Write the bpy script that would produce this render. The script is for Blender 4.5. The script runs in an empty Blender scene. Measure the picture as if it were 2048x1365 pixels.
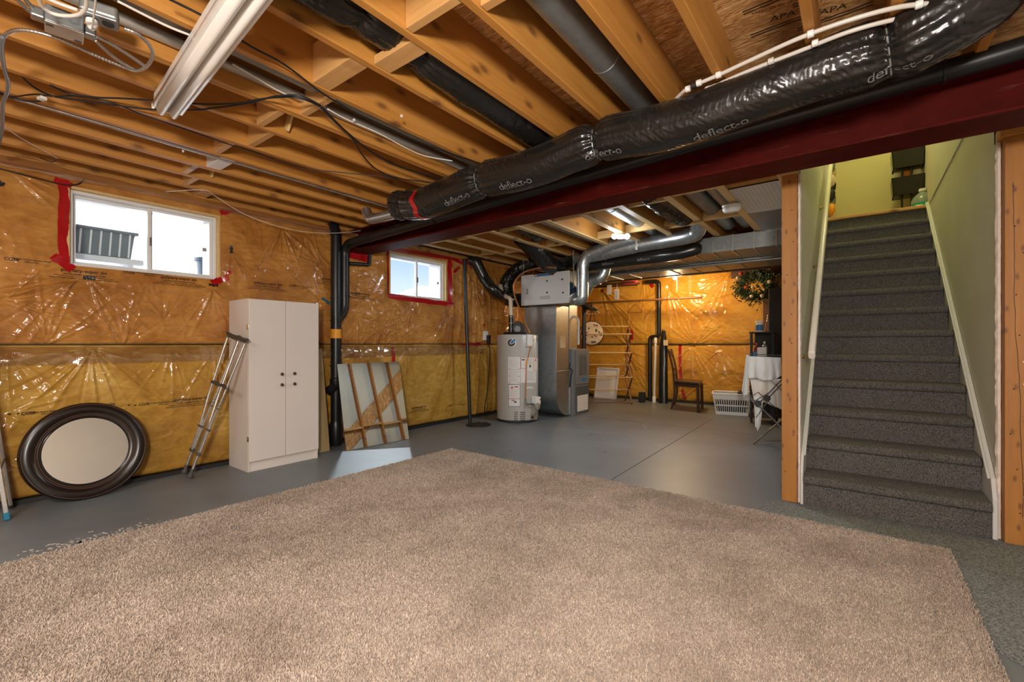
import bpy, math, random
import numpy as np
from mathutils import Vector, Matrix
random.seed(7)
PI = math.pi
SC = bpy.context.scene
COL = SC.collection
# ---------------------------------------------------------------- camera
cam_d = bpy.data.cameras.new('camera'); cam = bpy.data.objects.new('camera', cam_d); COL.objects.link(cam)
cam_d.sensor_width = 36.0; cam_d.lens = 15.944; cam_d.shift_y = 5.5 / 2048; cam_d.clip_start = 0.02
cam.location = (0, 0, 1.08); cam.rotation_euler = (PI / 2, 0, math.radians(37.33))
SC.camera = cam
# ---------------------------------------------------------------- exposure, sky, sun, lamps
SC.view_settings.view_transform = 'Standard'; SC.view_settings.look = 'None'
SC.view_settings.gamma = 1.0; SC.view_settings.use_curve_mapping = False
SC.view_settings.exposure = 0.0
W = bpy.data.worlds.new('sky'); SC.world = W; W.use_nodes = True
_n = W.node_tree.nodes; _l = W.node_tree.links; _n.clear()
_o = _n.new('ShaderNodeOutputWorld'); _b = _n.new('ShaderNodeBackground'); _tc = _n.new('ShaderNodeTexCoord')
_s = _n.new('ShaderNodeSeparateXYZ'); _r = _n.new('ShaderNodeValToRGB')
_l.new(_tc.outputs['Generated'], _s.inputs[0]); _l.new(_s.outputs['Z'], _r.inputs[0])
_r.color_ramp.elements[0].position = 0.0; _r.color_ramp.elements[0].color = (0.80, 0.88, 1.0, 1)
_r.color_ramp.elements[1].position = 0.55; _r.color_ramp.elements[1].color = (0.12, 0.28, 0.75, 1)
_e = _r.color_ramp.elements.new(0.12); _e.color = (0.70, 0.82, 1.0, 1)
_e = _r.color_ramp.elements.new(0.22); _e.color = (0.34, 0.55, 0.98, 1)
_l.new(_r.outputs[0], _b.inputs[0]); _b.inputs[1].default_value = 1.25; _l.new(_b.outputs[0], _o.inputs[0])

def lamp(name, kind, loc, energy, color, rot=(0, 0, 0), **kw):
    d = bpy.data.lights.new(name, kind); o = bpy.data.objects.new(name, d); COL.objects.link(o)
    d.energy = energy; d.color = color; o.location = loc; o.rotation_euler = rot
    for k, v in kw.items(): setattr(d, k, v)
    return o
lamp('sun', 'SUN', (0, 0, 10), 22, (1, 0.96, 0.9), (math.radians(50), 0, math.radians(80)), angle=0.01)
# the photographer's soft lamp on a stand beside the camera, and an unseen fill lamp added behind it to brighten the floor
lamp('photo_lamp', 'AREA', (0.35, -0.75, 1.62), 118, (1.0, 0.925, 0.84), (math.radians(84), 0, math.radians(40)), shape='DISK', size=0.38)
lamp('rear_fill', 'AREA', (-1.4, -1.2, 2.30), 100, (1.0, 0.92, 0.84), (0, 0, 0), shape='RECTANGLE', size=2.2, size_y=0.5)
lamp('stairwell_fill', 'POINT', (0.15, 5.9, 4.6), 46, (0.98, 0.90, 0.42), shadow_soft_size=0.12)  # unseen lamp added above the stairs to light the stairwell
SC.cycles.max_bounces = 8; SC.cycles.diffuse_bounces = 5; SC.cycles.glossy_bounces = 4; SC.cycles.transparent_max_bounces = 12
SC.cycles.sample_clamp_indirect = 6.0
# ---------------------------------------------------------------- helpers
F, U0, V0, H = 907.0, 1024.0, 688.0, 1.08
def ray(u, v):
    d = u - U0
    return (-550 + .7952 * d, 721.2 + .6064 * d, V0 - v)
def P(u, v, x=None, y=None, z=None):
    """the point of the room seen at a pixel of the photograph, on a plane of constant x, y or z"""
    r = ray(u, v)
    s = x / r[0] if x is not None else y / r[1] if y is not None else (z - H) / r[2]
    return Vector((r[0] * s, r[1] * s, r[2] * s + H))

def vnoise(x, y, seed=0):
    x = np.asarray(x, float); y = np.asarray(y, float)
    xi = np.floor(x).astype(np.int64); yi = np.floor(y).astype(np.int64)
    fx = x - xi; fy = y - yi
    fx = fx * fx * (3 - 2 * fx); fy = fy * fy * (3 - 2 * fy)
    def h(a, b):
        n = (a * 374761393 + b * 668265263 + seed * 974634777) & 0xffffffff
        n = ((n ^ (n >> 13)) * 1274126177) & 0xffffffff
        return ((n ^ (n >> 16)) & 0xffff) / 65535.0
    return (h(xi, yi) * (1 - fx) + h(xi + 1, yi) * fx) * (1 - fy) + (h(xi, yi + 1) * (1 - fx) + h(xi + 1, yi + 1) * fx) * fy
def fnoise(x, y, seed=0, octs=3):
    t = 0; a = 1; n = 0
    for k in range(octs):
        t = t + a * vnoise(x * 2 ** k, y * 2 ** k, seed + k * 17); n += a; a *= .5
    return t / n - .5

class MB:
    """collects vertices and faces for one mesh object"""
    def __init__(s): s.v = []; s.f = []; s.uv = None
    def add(s, vs, fs):
        o = len(s.v); s.v.extend([tuple(p) for p in vs]); s.f.extend([tuple(i + o for i in f) for f in fs]); return s
    def box(s, x0, x1, y0, y1, z0, z1):
        return s.add([(x0, y0, z0), (x1, y0, z0), (x1, y1, z0), (x0, y1, z0), (x0, y0, z1), (x1, y0, z1), (x1, y1, z1), (x0, y1, z1)],
                     [(3, 2, 1, 0), (4, 5, 6, 7), (0, 1, 5, 4), (1, 2, 6, 5), (2, 3, 7, 6), (3, 0, 4, 7)])
    def obox(s, c, ax, ay, az):
        """box from a centre and three half-axis vectors"""
        c, ax, ay, az = map(Vector, (c, ax, ay, az)); vs = []
        for k in (-1, 1):
            for (i, j) in ((-1, -1), (1, -1), (1, 1), (-1, 1)): vs.append(c + ax * i + ay * j + az * k)
        return s.add(vs, [(3, 2, 1, 0), (4, 5, 6, 7), (0, 1, 5, 4), (1, 2, 6, 5), (2, 3, 7, 6), (3, 0, 4, 7)])
    def bar(s, a, b, w, t, up=(0, 0, 1)):
        """rectangular bar from a to b: w along side, t along up"""
        a, b, up = Vector(a), Vector(b), Vector(up); d = b - a
        side = d.cross(up)
        if side.length < 1e-6: side = d.cross(Vector((1, 0, 0)))
        side.normalize(); u2 = side.cross(d).normalized()
        return s.obox((a + b) / 2, d / 2, side * w / 2, u2 * t / 2)
    def tube(s, pts, r, n=12, cap=True, closed=False):
        pts = [Vector(p) for p in pts]; m = len(pts); rs = r if isinstance(r, (list, tuple)) else [r] * m
        o = len(s.v); nrm = None
        for i, p in enumerate(pts):
            if closed: t = pts[(i + 1) % m] - pts[i - 1]
            else: t = pts[min(i + 1, m - 1)] - pts[max(i - 1, 0)]
            t.normalize()
            if nrm is None:
                nrm = t.orthogonal().normalized()
            else:
                nrm = (nrm - t * nrm.dot(t))
                nrm = nrm.normalized() if nrm.length > 1e-6 else t.orthogonal().normalized()
            bn = t.cross(nrm)
            for k in range(n):
                a = 2 * PI * k / n
                s.v.append(tuple(p + (nrm * math.cos(a) + bn * math.sin(a)) * rs[i]))
        rng = range(m) if closed else range(m - 1)
        for i in rng:
            i2 = (i + 1) % m
            for k in range(n):
                k2 = (k + 1) % n
                s.f.append((o + i * n + k, o + i * n + k2, o + i2 * n + k2, o + i2 * n + k))
        if cap and not closed:
            s.f.append(tuple(o + k for k in range(n))[::-1]); s.f.append(tuple(o + (m - 1) * n + k for k in range(n)))
        return s
    def lathe(s, prof, c=(0, 0, 0), axis=(0, 0, 1), n=32, closed=False):
        """prof: list of (radius, height)"""
        c = Vector(c); ax = Vector(axis).normalized(); e1 = ax.orthogonal().normalized(); e2 = ax.cross(e1); o = len(s.v); m = len(prof)
        for (r, h) in prof:
            for k in range(n):
                a = 2 * PI * k / n
                s.v.append(tuple(c + ax * h + (e1 * math.cos(a) + e2 * math.sin(a)) * r))
        for i in range(m if closed else m - 1):
            i2 = (i + 1) % m
            for k in range(n):
                k2 = (k + 1) % n
                s.f.append((o + i * n + k, o + i * n + k2, o + i2 * n + k2, o + i2 * n + k))
        if not closed:
            if prof[0][0] > 1e-5: s.f.append(tuple(o + k for k in range(n))[::-1])
            if prof[-1][0] > 1e-5: s.f.append(tuple(o + (m - 1) * n + k for k in range(n)))
        return s
    def prism(s, poly, a, b):
        """polygon (list of 3D points) swept from offset a to offset b (vectors)"""
        n = len(poly); a, b = Vector(a), Vector(b)
        vs = [Vector(p) + a for p in poly] + [Vector(p) + b for p in poly]
        fs = [tuple(range(n))[::-1], tuple(range(n, 2 * n))] + [(i, (i + 1) % n, (i + 1) % n + n, i + n) for i in range(n)]
        return s.add(vs, fs)
    def grid(s, pts):
        """pts[i][j] rows of points -> quads"""
        m, n = len(pts), len(pts[0]); o = len(s.v)
        for row in pts: s.v.extend([tuple(p) for p in row])
        for i in range(m - 1):
            for j in range(n - 1): s.f.append((o + i * n + j, o + i * n + j + 1, o + (i + 1) * n + j + 1, o + (i + 1) * n + j))
        return s
    def build(s, name, mat, parent=None, smooth=False, bevel=0, seg=2, solid=0, sub=0, angle=0.7):
        me = bpy.data.meshes.new(name)
        off = Vector((0, 0, 0))
        if parent is not None: off = world_loc(parent)
        vs = [(p[0] - off.x, p[1] - off.y, p[2] - off.z) for p in s.v]
        me.from_pydata(vs, [], s.f); me.validate(); me.update()
        o = bpy.data.objects.new(name, me); COL.objects.link(o)
        if mat is not None: me.materials.append(mat)
        if parent is not None: o.parent = parent
        if smooth:
            me.polygons.foreach_set('use_smooth', [True] * len(me.polygons))
            if smooth != 'all': me.set_sharp_from_angle(angle=angle)
        if solid:
            m = o.modifiers.new('solid', 'SOLIDIFY'); m.thickness = solid; m.offset = 0
        if bevel:
            m = o.modifiers.new('bevel', 'BEVEL'); m.width = bevel; m.segments = seg; m.limit_method = 'ANGLE'; m.angle_limit = 0.6
        if sub:
            m = o.modifiers.new('sub', 'SUBSURF'); m.levels = sub; m.render_levels = sub
        return o
WL = {}
def world_loc(o):
    v = Vector((0, 0, 0))
    while o is not None: v = v + o.location; o = o.parent
    return v
def tag(o, label=None, cat=None, group=None, kind=None):
    if label: o['label'] = label
    if cat: o['category'] = cat
    if group: o['group'] = group
    if kind: o['kind'] = kind
    return o
def thing(name, loc, label, cat, group=None, kind=None):
    o = bpy.data.objects.new(name, None); COL.objects.link(o); o.location = loc; o.empty_display_size = .05
    return tag(o, label, cat, group, kind)
def copy_tree(o, delta, parent=None):
    c = o.copy(); COL.objects.link(c)
    if parent is not None: c.parent = parent
    else: c.location = Vector(o.location) + Vector(delta)
    for ch in list(o.children): copy_tree(ch, (0, 0, 0), c)
    return c
def catmull(pts, k=8):
    pts = [Vector(p) for p in pts]; out = []
    for i in range(len(pts) - 1):
        p0 = pts[max(i - 1, 0)]; p1 = pts[i]; p2 = pts[i + 1]; p3 = pts[min(i + 2, len(pts) - 1)]
        for j in range(k):
            t = j / k
            out.append(.5 * ((2 * p1) + (p2 - p0) * t + (2 * p0 - 5 * p1 + 4 * p2 - p3) * t * t + (3 * p1 - p0 - 3 * p2 + p3) * t ** 3))
    out.append(pts[-1]); return out
def fillet(pts, r, k=6):
    """polyline with rounded corners"""
    pts = [Vector(p) for p in pts]; out = [pts[0]]
    for i in range(1, len(pts) - 1):
        a, b, c = pts[i - 1], pts[i], pts[i + 1]
        d1 = (a - b); d2 = (c - b); rr = min(r, d1.length * .49, d2.length * .49)
        p = b + d1.normalized() * rr; q = b + d2.normalized() * rr
        for j in range(k + 1):
            t = j / k; out.append((p * (1 - t) + b * t) * (1 - t) + (b * (1 - t) + q * t) * t)
    out.append(pts[-1]); return out
def text_mesh(txt, size, align='CENTER', spacing=1.0, bold=0.0):
    """flat triangulated lettering: returns numpy verts (x,y) and faces"""
    cu = bpy.data.curves.new('t', 'FONT'); cu.body = txt; cu.size = size; cu.align_x = align; cu.align_y = 'CENTER'; cu.space_character = spacing; cu.offset = bold * size
    cu.resolution_u = 2; cu.fill_mode = 'FRONT'
    o = bpy.data.objects.new('t', cu); COL.objects.link(o)
    bpy.context.view_layer.update()
    dg = bpy.context.evaluated_depsgraph_get(); me = bpy.data.meshes.new_from_object(o.evaluated_get(dg))
    vs = [tuple(v.co) for v in me.vertices]; fs = [tuple(p.vertices) for p in me.polygons]
    bpy.data.objects.remove(o); bpy.data.curves.remove(cu); bpy.data.meshes.remove(me)
    return vs, fs
def text_on(mb, txt, size, c, ex, ey, lift=0.0, spacing=1.0):
    """lettering on a plane through c with axes ex, ey"""
    vs, fs = text_mesh(txt, size, spacing=spacing); c, ex, ey = Vector(c), Vector(ex).normalized(), Vector(ey).normalized(); nn = ex.cross(ey)
    mb.add([c + ex * v[0] + ey * v[1] + nn * lift for v in vs], fs)
# ---------------------------------------------------------------- materials
class NT:
    def __init__(s, name):
        s.m = bpy.data.materials.new(name); s.m.use_nodes = True; s.t = s.m.node_tree; s.b = s.t.nodes['Principled BSDF']
        s.out = s.t.nodes['Material Output']
    def n(s, typ, **kw):
        x = s.t.nodes.new('ShaderNode' + typ)
        for k, v in kw.items(): setattr(x, k, v)
        return x
    def l(s, a, b): s.t.links.new(a, b)
    def coord(s, kind='Object', scale=(1, 1, 1), rot=(0, 0, 0), rnd=False):
        tc = s.n('TexCoord'); mp = s.n('Mapping'); mp.inputs['Scale'].default_value = scale; mp.inputs['Rotation'].default_value = rot
        s.l(tc.outputs[kind], mp.inputs['Vector'])
        if rnd:
            oi = s.n('ObjectInfo'); mu = s.n('Math', operation='MULTIPLY'); mu.inputs[1].default_value = 37.0
            s.l(oi.outputs['Random'], mu.inputs[0]); s.l(mu.outputs[0], mp.inputs['Location'])
        return mp.outputs[0]
    def noise(s, vec, scale, detail=3, rough=.55, dist=0):
        x = s.n('TexNoise'); x.inputs['Scale'].default_value = scale; x.inputs['Detail'].default_value = detail
        x.inputs['Roughness'].default_value = rough; x.inputs['Distortion'].default_value = dist; s.l(vec, x.inputs['Vector']); return x.outputs[0]
    def vor(s, vec, scale, feature='F1'):
        x = s.n('TexVoronoi', feature=feature); x.inputs['Scale'].default_value = scale; s.l(vec, x.inputs['Vector']); return x
    def ramp(s, fac, stops):
        r = s.n('ValToRGB'); e = r.color_ramp.elements
        while len(e) < len(stops): e.new(.5)
        for k, (p, c) in enumerate(stops): e[k].position = p; e[k].color = (*c, 1) if len(c) == 3 else c
        s.l(fac, r.inputs[0]); return r.outputs[0]
    def mix(s, fac, a, b, mode='MIX'):
        x = s.n('Mix', data_type='RGBA', blend_type=mode)
        for sock, val in ((x.inputs[0], fac), (x.inputs[6], a), (x.inputs[7], b)):
            if hasattr(val, 'is_linked'): s.l(val, sock)
            elif isinstance(val, (int, float)): sock.default_value = val
            else: sock.default_value = (*val, 1) if len(val) == 3 else val
        return x.outputs[2]
    def math(s, op, a, b=None):
        x = s.n('Math', operation=op)
        for k, val in enumerate((a, b)):
            if val is None: continue
            if hasattr(val, 'is_linked'): s.l(val, x.inputs[k])
            else: x.inputs[k].default_value = val
        return x.outputs[0]
    def bump(s, h, strength=.3, dist=.01, to='Normal'):
        b = s.n('Bump'); b.inputs['Strength'].default_value = strength; b.inputs['Distance'].default_value = dist
        s.l(h, b.inputs['Height']); s.l(b.outputs[0], s.b.inputs[to]); return b.outputs[0]
    def set(s, **kw):
        for k, v in kw.items():
            i = s.b.inputs[k.replace('_', ' ')]
            if hasattr(v, 'is_linked'): s.l(v, i)
            elif isinstance(v, tuple) and len(v) == 3: i.default_value = (*v, 1)
            else: i.default_value = v
        return s
M = {}
def plain(name, col, rough=.5, metal=0, var=.08, bump=0, scale=18, spec=.5, **kw):
    t = NT(name); c = t.coord(); nz = t.noise(c, scale, 4)
    t.set(Base_Color=t.mix(nz, tuple(x * (1 - var) for x in col), tuple(min(1, x * (1 + var)) for x in col)), Roughness=rough, Metallic=metal)
    t.b.inputs['Specular IOR Level'].default_value = spec
    for k, v in kw.items(): t.b.inputs[k.replace('_', ' ')].default_value = v
    if bump: t.bump(t.noise(c, scale * 4, 3), bump, .004)
    M[name] = t.m; return t.m
def wood(name, axis, c0, c1, knot=(.16, .06, .02), rough=.55):
    t = NT(name); sc = [14, 14, 14]; sc[axis] = .9
    v = t.coord(scale=tuple(sc), rnd=True); g = t.noise(v, 1.6, 5, .6, .6)
    sc2 = [60, 60, 60]; sc2[axis] = 3
    v2 = t.coord(scale=tuple(sc2), rnd=True); g2 = t.noise(v2, 2.2, 3)
    col = t.ramp(g, [(.28, c0), (.52, tuple((a + b) / 2 for a, b in zip(c0, c1))), (.72, c1)])
    col = t.mix(t.math('MULTIPLY', g2, .35), col, tuple(x * .62 for x in c0))
    sp = t.n('SeparateXYZ'); t.l(t.coord(rnd=True), sp.inputs[0]); cb = t.n('CombineXYZ')       # knots, seen on the broad faces
    pa, ka, kb = (('X', 13.0, 6.0), ('Z', 5.5, 2.6), ('Z', 5.5, 2.6))[2 - axis]
    t.l(t.math('MULTIPLY', sp.outputs[pa], ka), cb.inputs[0]); t.l(t.math('MULTIPLY', sp.outputs['XYZ'[axis]], kb), cb.inputs[1])
    vk = t.n('TexVoronoi'); vk.voronoi_dimensions = '2D'; vk.inputs['Scale'].default_value = 1.0; t.l(cb.outputs[0], vk.inputs['Vector'])
    k = t.ramp(vk.outputs['Distance'], [(.05, (1, 1, 1)), (.085, (.5, .5, .5)), (.15, (0, 0, 0))])
    col = t.mix(t.math('MULTIPLY', k, .85), col, knot)
    big = t.noise(t.coord(rnd=True), 1.3, 2); col = t.mix(t.math('MULTIPLY', big, .3), col, tuple(x * .55 for x in c0), 'MIX')
    t.set(Base_Color=col, Roughness=rough); t.bump(g2, .12, .004); M[name] = t.m; return t.m
WA, WB = (.50, .205, .030), (.69, .34, .085)
wood('joist_wood', 1, WA, WB); wood('block_wood', 0, (.62, .32, .10), (.78, .46, .18)); wood('post_wood', 2, (.41, .160, .024), (.55, .235, .044))
wood('strap_wood', 0, (.70, .45, .17), (.82, .58, .27)); wood('strap_wood_y', 1, (.70, .45, .17), (.82, .58, .27))
wood('dark_wood', 2, (.05, .02, .01), (.09, .035, .015)); wood('board_wood', 2, (.34, .24, .10), (.46, .33, .15))
wood('rack_wood', 0, (.62, .42, .20), (.74, .54, .30)); wood('rack_leg', 2, (.15, .055, .02), (.22, .09, .035))
def osb():
    t = NT('osb'); v = t.coord(scale=(1, 3.2, 1)); w = t.vor(v, 9); w.inputs['Randomness'].default_value = 1
    n = t.noise(t.coord(scale=(4, 17, 4), rot=(0, 0, .25)), 2.2, 4, .6, 2.6); n2 = t.noise(v, 30, 2)
    col = t.ramp(n, [(.32, (.24, .09, .02)), (.46, (.58, .29, .09)), (.53, (.78, .45, .17)), (.62, (.92, .66, .36))])
    col = t.mix(t.math('MULTIPLY', w.outputs['Distance'], .7), col, (.30, .13, .04))
    t.set(Base_Color=col, Roughness=.6); t.bump(n, .4, .006); M['osb'] = t.m
osb()
def insul(name, lo, hi, dark):
    t = NT(name); v = t.coord(); n = t.noise(v, 2.6, 5, .62, .5); n2 = t.noise(t.coord(scale=(1, 1, 3)), 9, 4, .6, .8)
    col = t.ramp(n, [(.32, dark), (.5, lo), (.68, hi)]); col = t.mix(t.math('MULTIPLY', t.ramp(n2, [(.4, (0, 0, 0)), (.7, (1, 1, 1))]), .55), col, dark)
    t.set(Base_Color=col, Roughness=.75, Coat_Weight=.85, Coat_Roughness=.09, Coat_IOR=1.5)
    t.bump(n2, .25, .02); t.bump(t.noise(t.coord(scale=(1, 1, 1)), 22, 3, .5, 1.2), .35, .006, 'Coat Normal'); M[name] = t.m
insul('insulation_orange', (.47, .195, .026), (.60, .29, .060), (.27, .090, .008))
insul('insulation_yellow', (.50, .27, .030), (.60, .37, .075), (.31, .135, .008))
insul('insulation_far', (.62, .30, .02), (.70, .38, .05), (.48, .20, .01))
def floor_m():
    t = NT('floor_paint'); v = t.coord(); n = t.noise(v, .8, 5, .6); n2 = t.noise(v, 6, 6, .7)
    col = t.ramp(n, [(.3, (.102, .112, .120)), (.7, (.175, .200, .220))]); col = t.mix(t.math('MULTIPLY', n2, .25), col, (.24, .25, .25))
    sp = t.noise(v, 26, 2); col = t.mix(t.ramp(sp, [(.72, (0, 0, 0)), (.78, (1, 1, 1))]), col, (.10, .085, .075))
    t.set(Base_Color=col, Roughness=.42); t.bump(n2, .12, .01); M['floor_paint'] = t.m
floor_m()
def rug_m():
    t = NT('beige_pile'); v = t.coord(); w = t.vor(v, 170); w2 = t.vor(v, 95); n = t.noise(v, 1.5, 6, .72); n3 = t.noise(v, 60, 4, .7)
    base = t.ramp(n, [(.38, (.36, .275, .205)), (.58, (.66, .555, .465))])
    col = t.mix(.75, base, t.ramp(n3, [(.34, (.50, .42, .36)), (.66, (1, .95, .90))]), 'MULTIPLY')
    col = t.mix(t.math('MULTIPLY', w.outputs['Color'], .5), col, t.mix(.5, base, (.76, .65, .55)))
    col = t.mix(t.ramp(w.outputs['Distance'], [(.3, (0, 0, 0)), (.75, (.75, .75, .75))]), col, (.30, .225, .17))
    t.set(Base_Color=col, Roughness=.95); t.b.inputs['Sheen Weight'].default_value = .25
    t.bump(n3, .6, .010); M['beige_pile'] = t.m
rug_m()
def carpet_m(name, c0, c1, sc):
    t = NT(name); v = t.coord(scale=(1, 1, 1)); w = t.vor(v, sc); n = t.noise(v, 3, 3)
    wv = t.n('TexWave', wave_type='BANDS', bands_direction='DIAGONAL'); wv.inputs['Scale'].default_value = sc * .22; wv.inputs['Distortion'].default_value = 6; wv.inputs['Detail Scale'].default_value = 14
    t.l(v, wv.inputs['Vector'])
    f = t.math('MULTIPLY', w.outputs['Distance'], wv.outputs['Fac'])
    col = t.mix(t.ramp(w.outputs['Color'], [(.25, (0, 0, 0)), (.7, (1, 1, 1))]), c0, c1); col = t.mix(t.math('MULTIPLY', wv.outputs['Fac'], .6), col, c0); col = t.mix(t.math('MULTIPLY', n, .3), col, tuple(x * .6 for x in c0))
    t.set(Base_Color=col, Roughness=.95); t.bump(f, .8, .006); M[name] = t.m
carpet_m('stair_carpet', (.060, .055, .050), (.42, .39, .36), 330); carpet_m('grey_mat', (.15, .16, .15), (.48, .50, .46), 190)
plain('drywall', (.66, .62, .55), .85, var=.05, bump=.04, scale=5); plain('stair_wall', (.64, .63, .54), .8, var=.10, bump=.05, scale=3)
plain('landing_wall', (.60, .56, .30), .8, var=.06, scale=2); plain('white_trim', (.62, .62, .60), .45, var=.04)
plain('plaster_edge', (.80, .70, .62), .9, var=.2, bump=.5, scale=40)
def steel_red():
    t = NT('red_primer'); v = t.coord(); n = t.noise(v, 5, 6, .7); n2 = t.noise(t.coord(scale=(.7, 8, 8)), 6, 4)
    col = t.ramp(n, [(.3, (.048, .0030, .002)), (.7, (.090, .006, .004))]); col = t.mix(t.ramp(n2, [(.62, (0, 0, 0)), (.8, (.5, .5, .5))]), col, (.22, .12, .10))
    t.set(Base_Color=col, Roughness=.6); t.b.inputs['Specular IOR Level'].default_value = .08; M['red_primer'] = t.m
steel_red()
plain('abs_black', (.011, .011, .012), .36, var=.2); plain('black_matt', (.015, .014, .014), .6, var=.2); plain('black_gloss', (.012, .011, .011), .22)
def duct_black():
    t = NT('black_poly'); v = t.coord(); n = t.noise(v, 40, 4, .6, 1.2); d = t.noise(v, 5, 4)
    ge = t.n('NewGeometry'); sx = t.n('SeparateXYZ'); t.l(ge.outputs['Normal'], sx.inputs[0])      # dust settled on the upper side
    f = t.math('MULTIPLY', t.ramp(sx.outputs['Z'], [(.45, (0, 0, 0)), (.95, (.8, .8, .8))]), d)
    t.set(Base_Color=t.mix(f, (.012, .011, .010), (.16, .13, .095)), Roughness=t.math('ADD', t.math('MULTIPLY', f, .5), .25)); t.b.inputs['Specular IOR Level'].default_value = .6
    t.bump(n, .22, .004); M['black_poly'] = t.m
duct_black()
def galv(name, c, rough, metal=.95):
    t = NT(name); v = t.coord(); w = t.vor(v, 30); n = t.noise(v, 3, 4)
    col = t.mix(w.outputs['Color'], tuple(x * .86 for x in c), tuple(min(1, x * 1.1) for x in c)); col = t.mix(t.math('MULTIPLY', n, .4), col, tuple(x * .7 for x in c))
    t.set(Base_Color=col, Roughness=t.math('ADD', t.math('MULTIPLY', n, .16), rough), Metallic=metal); M[name] = t.m
galv('galvanized', (.52, .56, .58), .27); galv('dull_zinc', (.34, .36, .36), .38, .8); galv('bright_zinc', (.70, .72, .73), .18); galv('aluminium', (.62, .60, .57), .32)
plain('steel_plate', (.50, .47, .43), .35, .6, scale=8); plain('chrome', (.75, .74, .72), .12, 1.0, var=.02); plain('dark_chrome', (.25, .22, .19), .2, 1.0)
plain('cabinet_white', (.66, .60, .55), .38, var=.025, scale=4); plain('cabinet_edge', (.70, .55, .36), .5); plain('enamel_white', (.78, .74, .69), .3, var=.03, scale=6)
plain('lamp_white', (.84, .82, .79), .28, var=.04, scale=8); plain('vinyl_white', (.74, .74, .73), .35, var=.03)
plain('pex_white', (.62, .58, .53), .35, var=.06); plain('cable_white', (.72, .68, .62), .45); plain('cable_black', (.012, .012, .013), .4); plain('plastic_white', (.78, .77, .74), .4, var=.03)
plain('red_tape', (.40, .008, .012), .18, var=.35, Coat_Weight=1.0); plain('black_tape', (.012, .01, .01), .4); plain('blue_tape', (.02, .10, .13), .4)
plain('yellow_label', (.85, .36, .02), .5, var=.05); plain('frame_espresso', (.013, .007, .005), .28, var=.3, scale=9); plain('frame_bead', (.12, .06, .035), .3)
plain('grey_rubber', (.055, .05, .045), .6); plain('blue_rubber', (.01, .16, .27), .5); plain('brown_foam', (.06, .045, .035), .7)
plain('print_ink', (.040, .018, .006), .6); plain('duct_print', (.16, .155, .15), .45); plain('osb_ink', (.035, .016, .008), .8)
plain('heater_grey', (.42, .40, .37), .32, var=.03, scale=3); plain('furnace_grey', (.16, .175, .19), .4, var=.05); plain('furnace_dark', (.075, .085, .09), .4); plain('paper_white', (.72, .70, .68), .7, var=.06, scale=60)
plain('box_grey', (.55, .55, .54), .35, .25, var=.03, scale=3); plain('box_blue', (.015, .05, .10), .35); plain('label_blue', (.03, .16, .36), .4); plain('copper', (.62, .26, .10), .3, .9); plain('beige_hose', (.66, .55, .42), .5)
plain('red_print', (.50, .05, .05), .6); plain('grey_print', (.35, .34, .33), .7); plain('black_print', (.03, .03, .03), .6); plain('orange_print', (.75, .22, .03), .6); plain('green_liquid', (.01, .36, .20), .15); plain('clear_plastic', (.22, .27, .25), .15)
plain('leather_dark', (.035, .022, .012), .3, var=.2, bump=.1); plain('white_cloth', (.72, .72, .70), .85, var=.04, bump=.15, scale=30); plain('brass', (.80, .55, .22), .25, 1.0); plain('steel_grey', (.22, .21, .20), .3, .8)
plain('leaf_green', (.025, .055, .012), .6, var=.6, scale=40); plain('pine_cone', (.10, .045, .02), .7); plain('berry_red', (.35, .05, .03), .4); plain('flower_cream', (.62, .48, .30), .7); plain('scuff_pale', (.50, .46, .40), .8, var=.2, scale=30); plain('floor_line', (.06, .06, .055), .8); plain('dirt', (.10, .085, .07), .9)
plain('floral_cloth', (.62, .50, .38), .8, var=.3, scale=12); plain('siding', (.80, .79, .77), .6, var=.02); plain('snow', (.82, .85, .90), .8, var=.03); plain('bin_grey', (.17, .20, .22), .5); plain('pail_blue', (.07, .11, .17), .5); plain('green_bag', (.01, .13, .045), .2, bump=.6, scale=14); plain('cardboard', (.55, .40, .24), .8); plain('maroon', (.16, .015, .015), .5); plain('concrete', (.30, .29, .27), .9, bump=.2); plain('hanger_wood', (.20, .07, .025), .45); plain('hanger_white', (.78, .66, .50), .5); plain('outside_house', (.70, .70, .72), .8)
def mirror_m():
    t = NT('mirror_glass'); t.set(Base_Color=(.86, .87, .86), Metallic=1.0, Roughness=.015); M['mirror_glass'] = t.m
mirror_m()
def glass_m():
    t = NT('window_glass'); g = t.n('BsdfGlossy'); g.inputs['Roughness'].default_value = .02; tr = t.n('BsdfTransparent'); tr.inputs[0].default_value = (.95, .97, .97, 1)
    fr = t.n('Fresnel'); fr.inputs[0].default_value = 1.45; mx = t.n('MixShader'); ge = t.n('NewGeometry'); t.l(t.math('MULTIPLY', fr.outputs[0], t.math('SUBTRACT', 1.0, ge.outputs['Backfacing'])), mx.inputs[0]); t.l(tr.outputs[0], mx.inputs[1]); t.l(g.outputs[0], mx.inputs[2]); t.l(mx.outputs[0], t.out.inputs[0]); M['window_glass'] = t.m
glass_m()
def poly_m():
    t = NT('clear_poly'); g = t.n('BsdfGlossy'); g.inputs['Roughness'].default_value = .12; g.inputs[0].default_value = (.9, .86, .8, 1); tr = t.n('BsdfTransparent'); tr.inputs[0].default_value = (.86, .80, .72, 1)
    df = t.n('BsdfDiffuse'); df.inputs[0].default_value = (.62, .52, .40, 1); m0 = t.n('MixShader'); m0.inputs[0].default_value = .06; t.l(tr.outputs[0], m0.inputs[1]); t.l(df.outputs[0], m0.inputs[2])
    mx = t.n('MixShader'); mx.inputs[0].default_value = .18; t.l(m0.outputs[0], mx.inputs[1]); t.l(g.outputs[0], mx.inputs[2]); t.l(mx.outputs[0], t.out.inputs[0]); M['clear_poly'] = t.m
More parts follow.
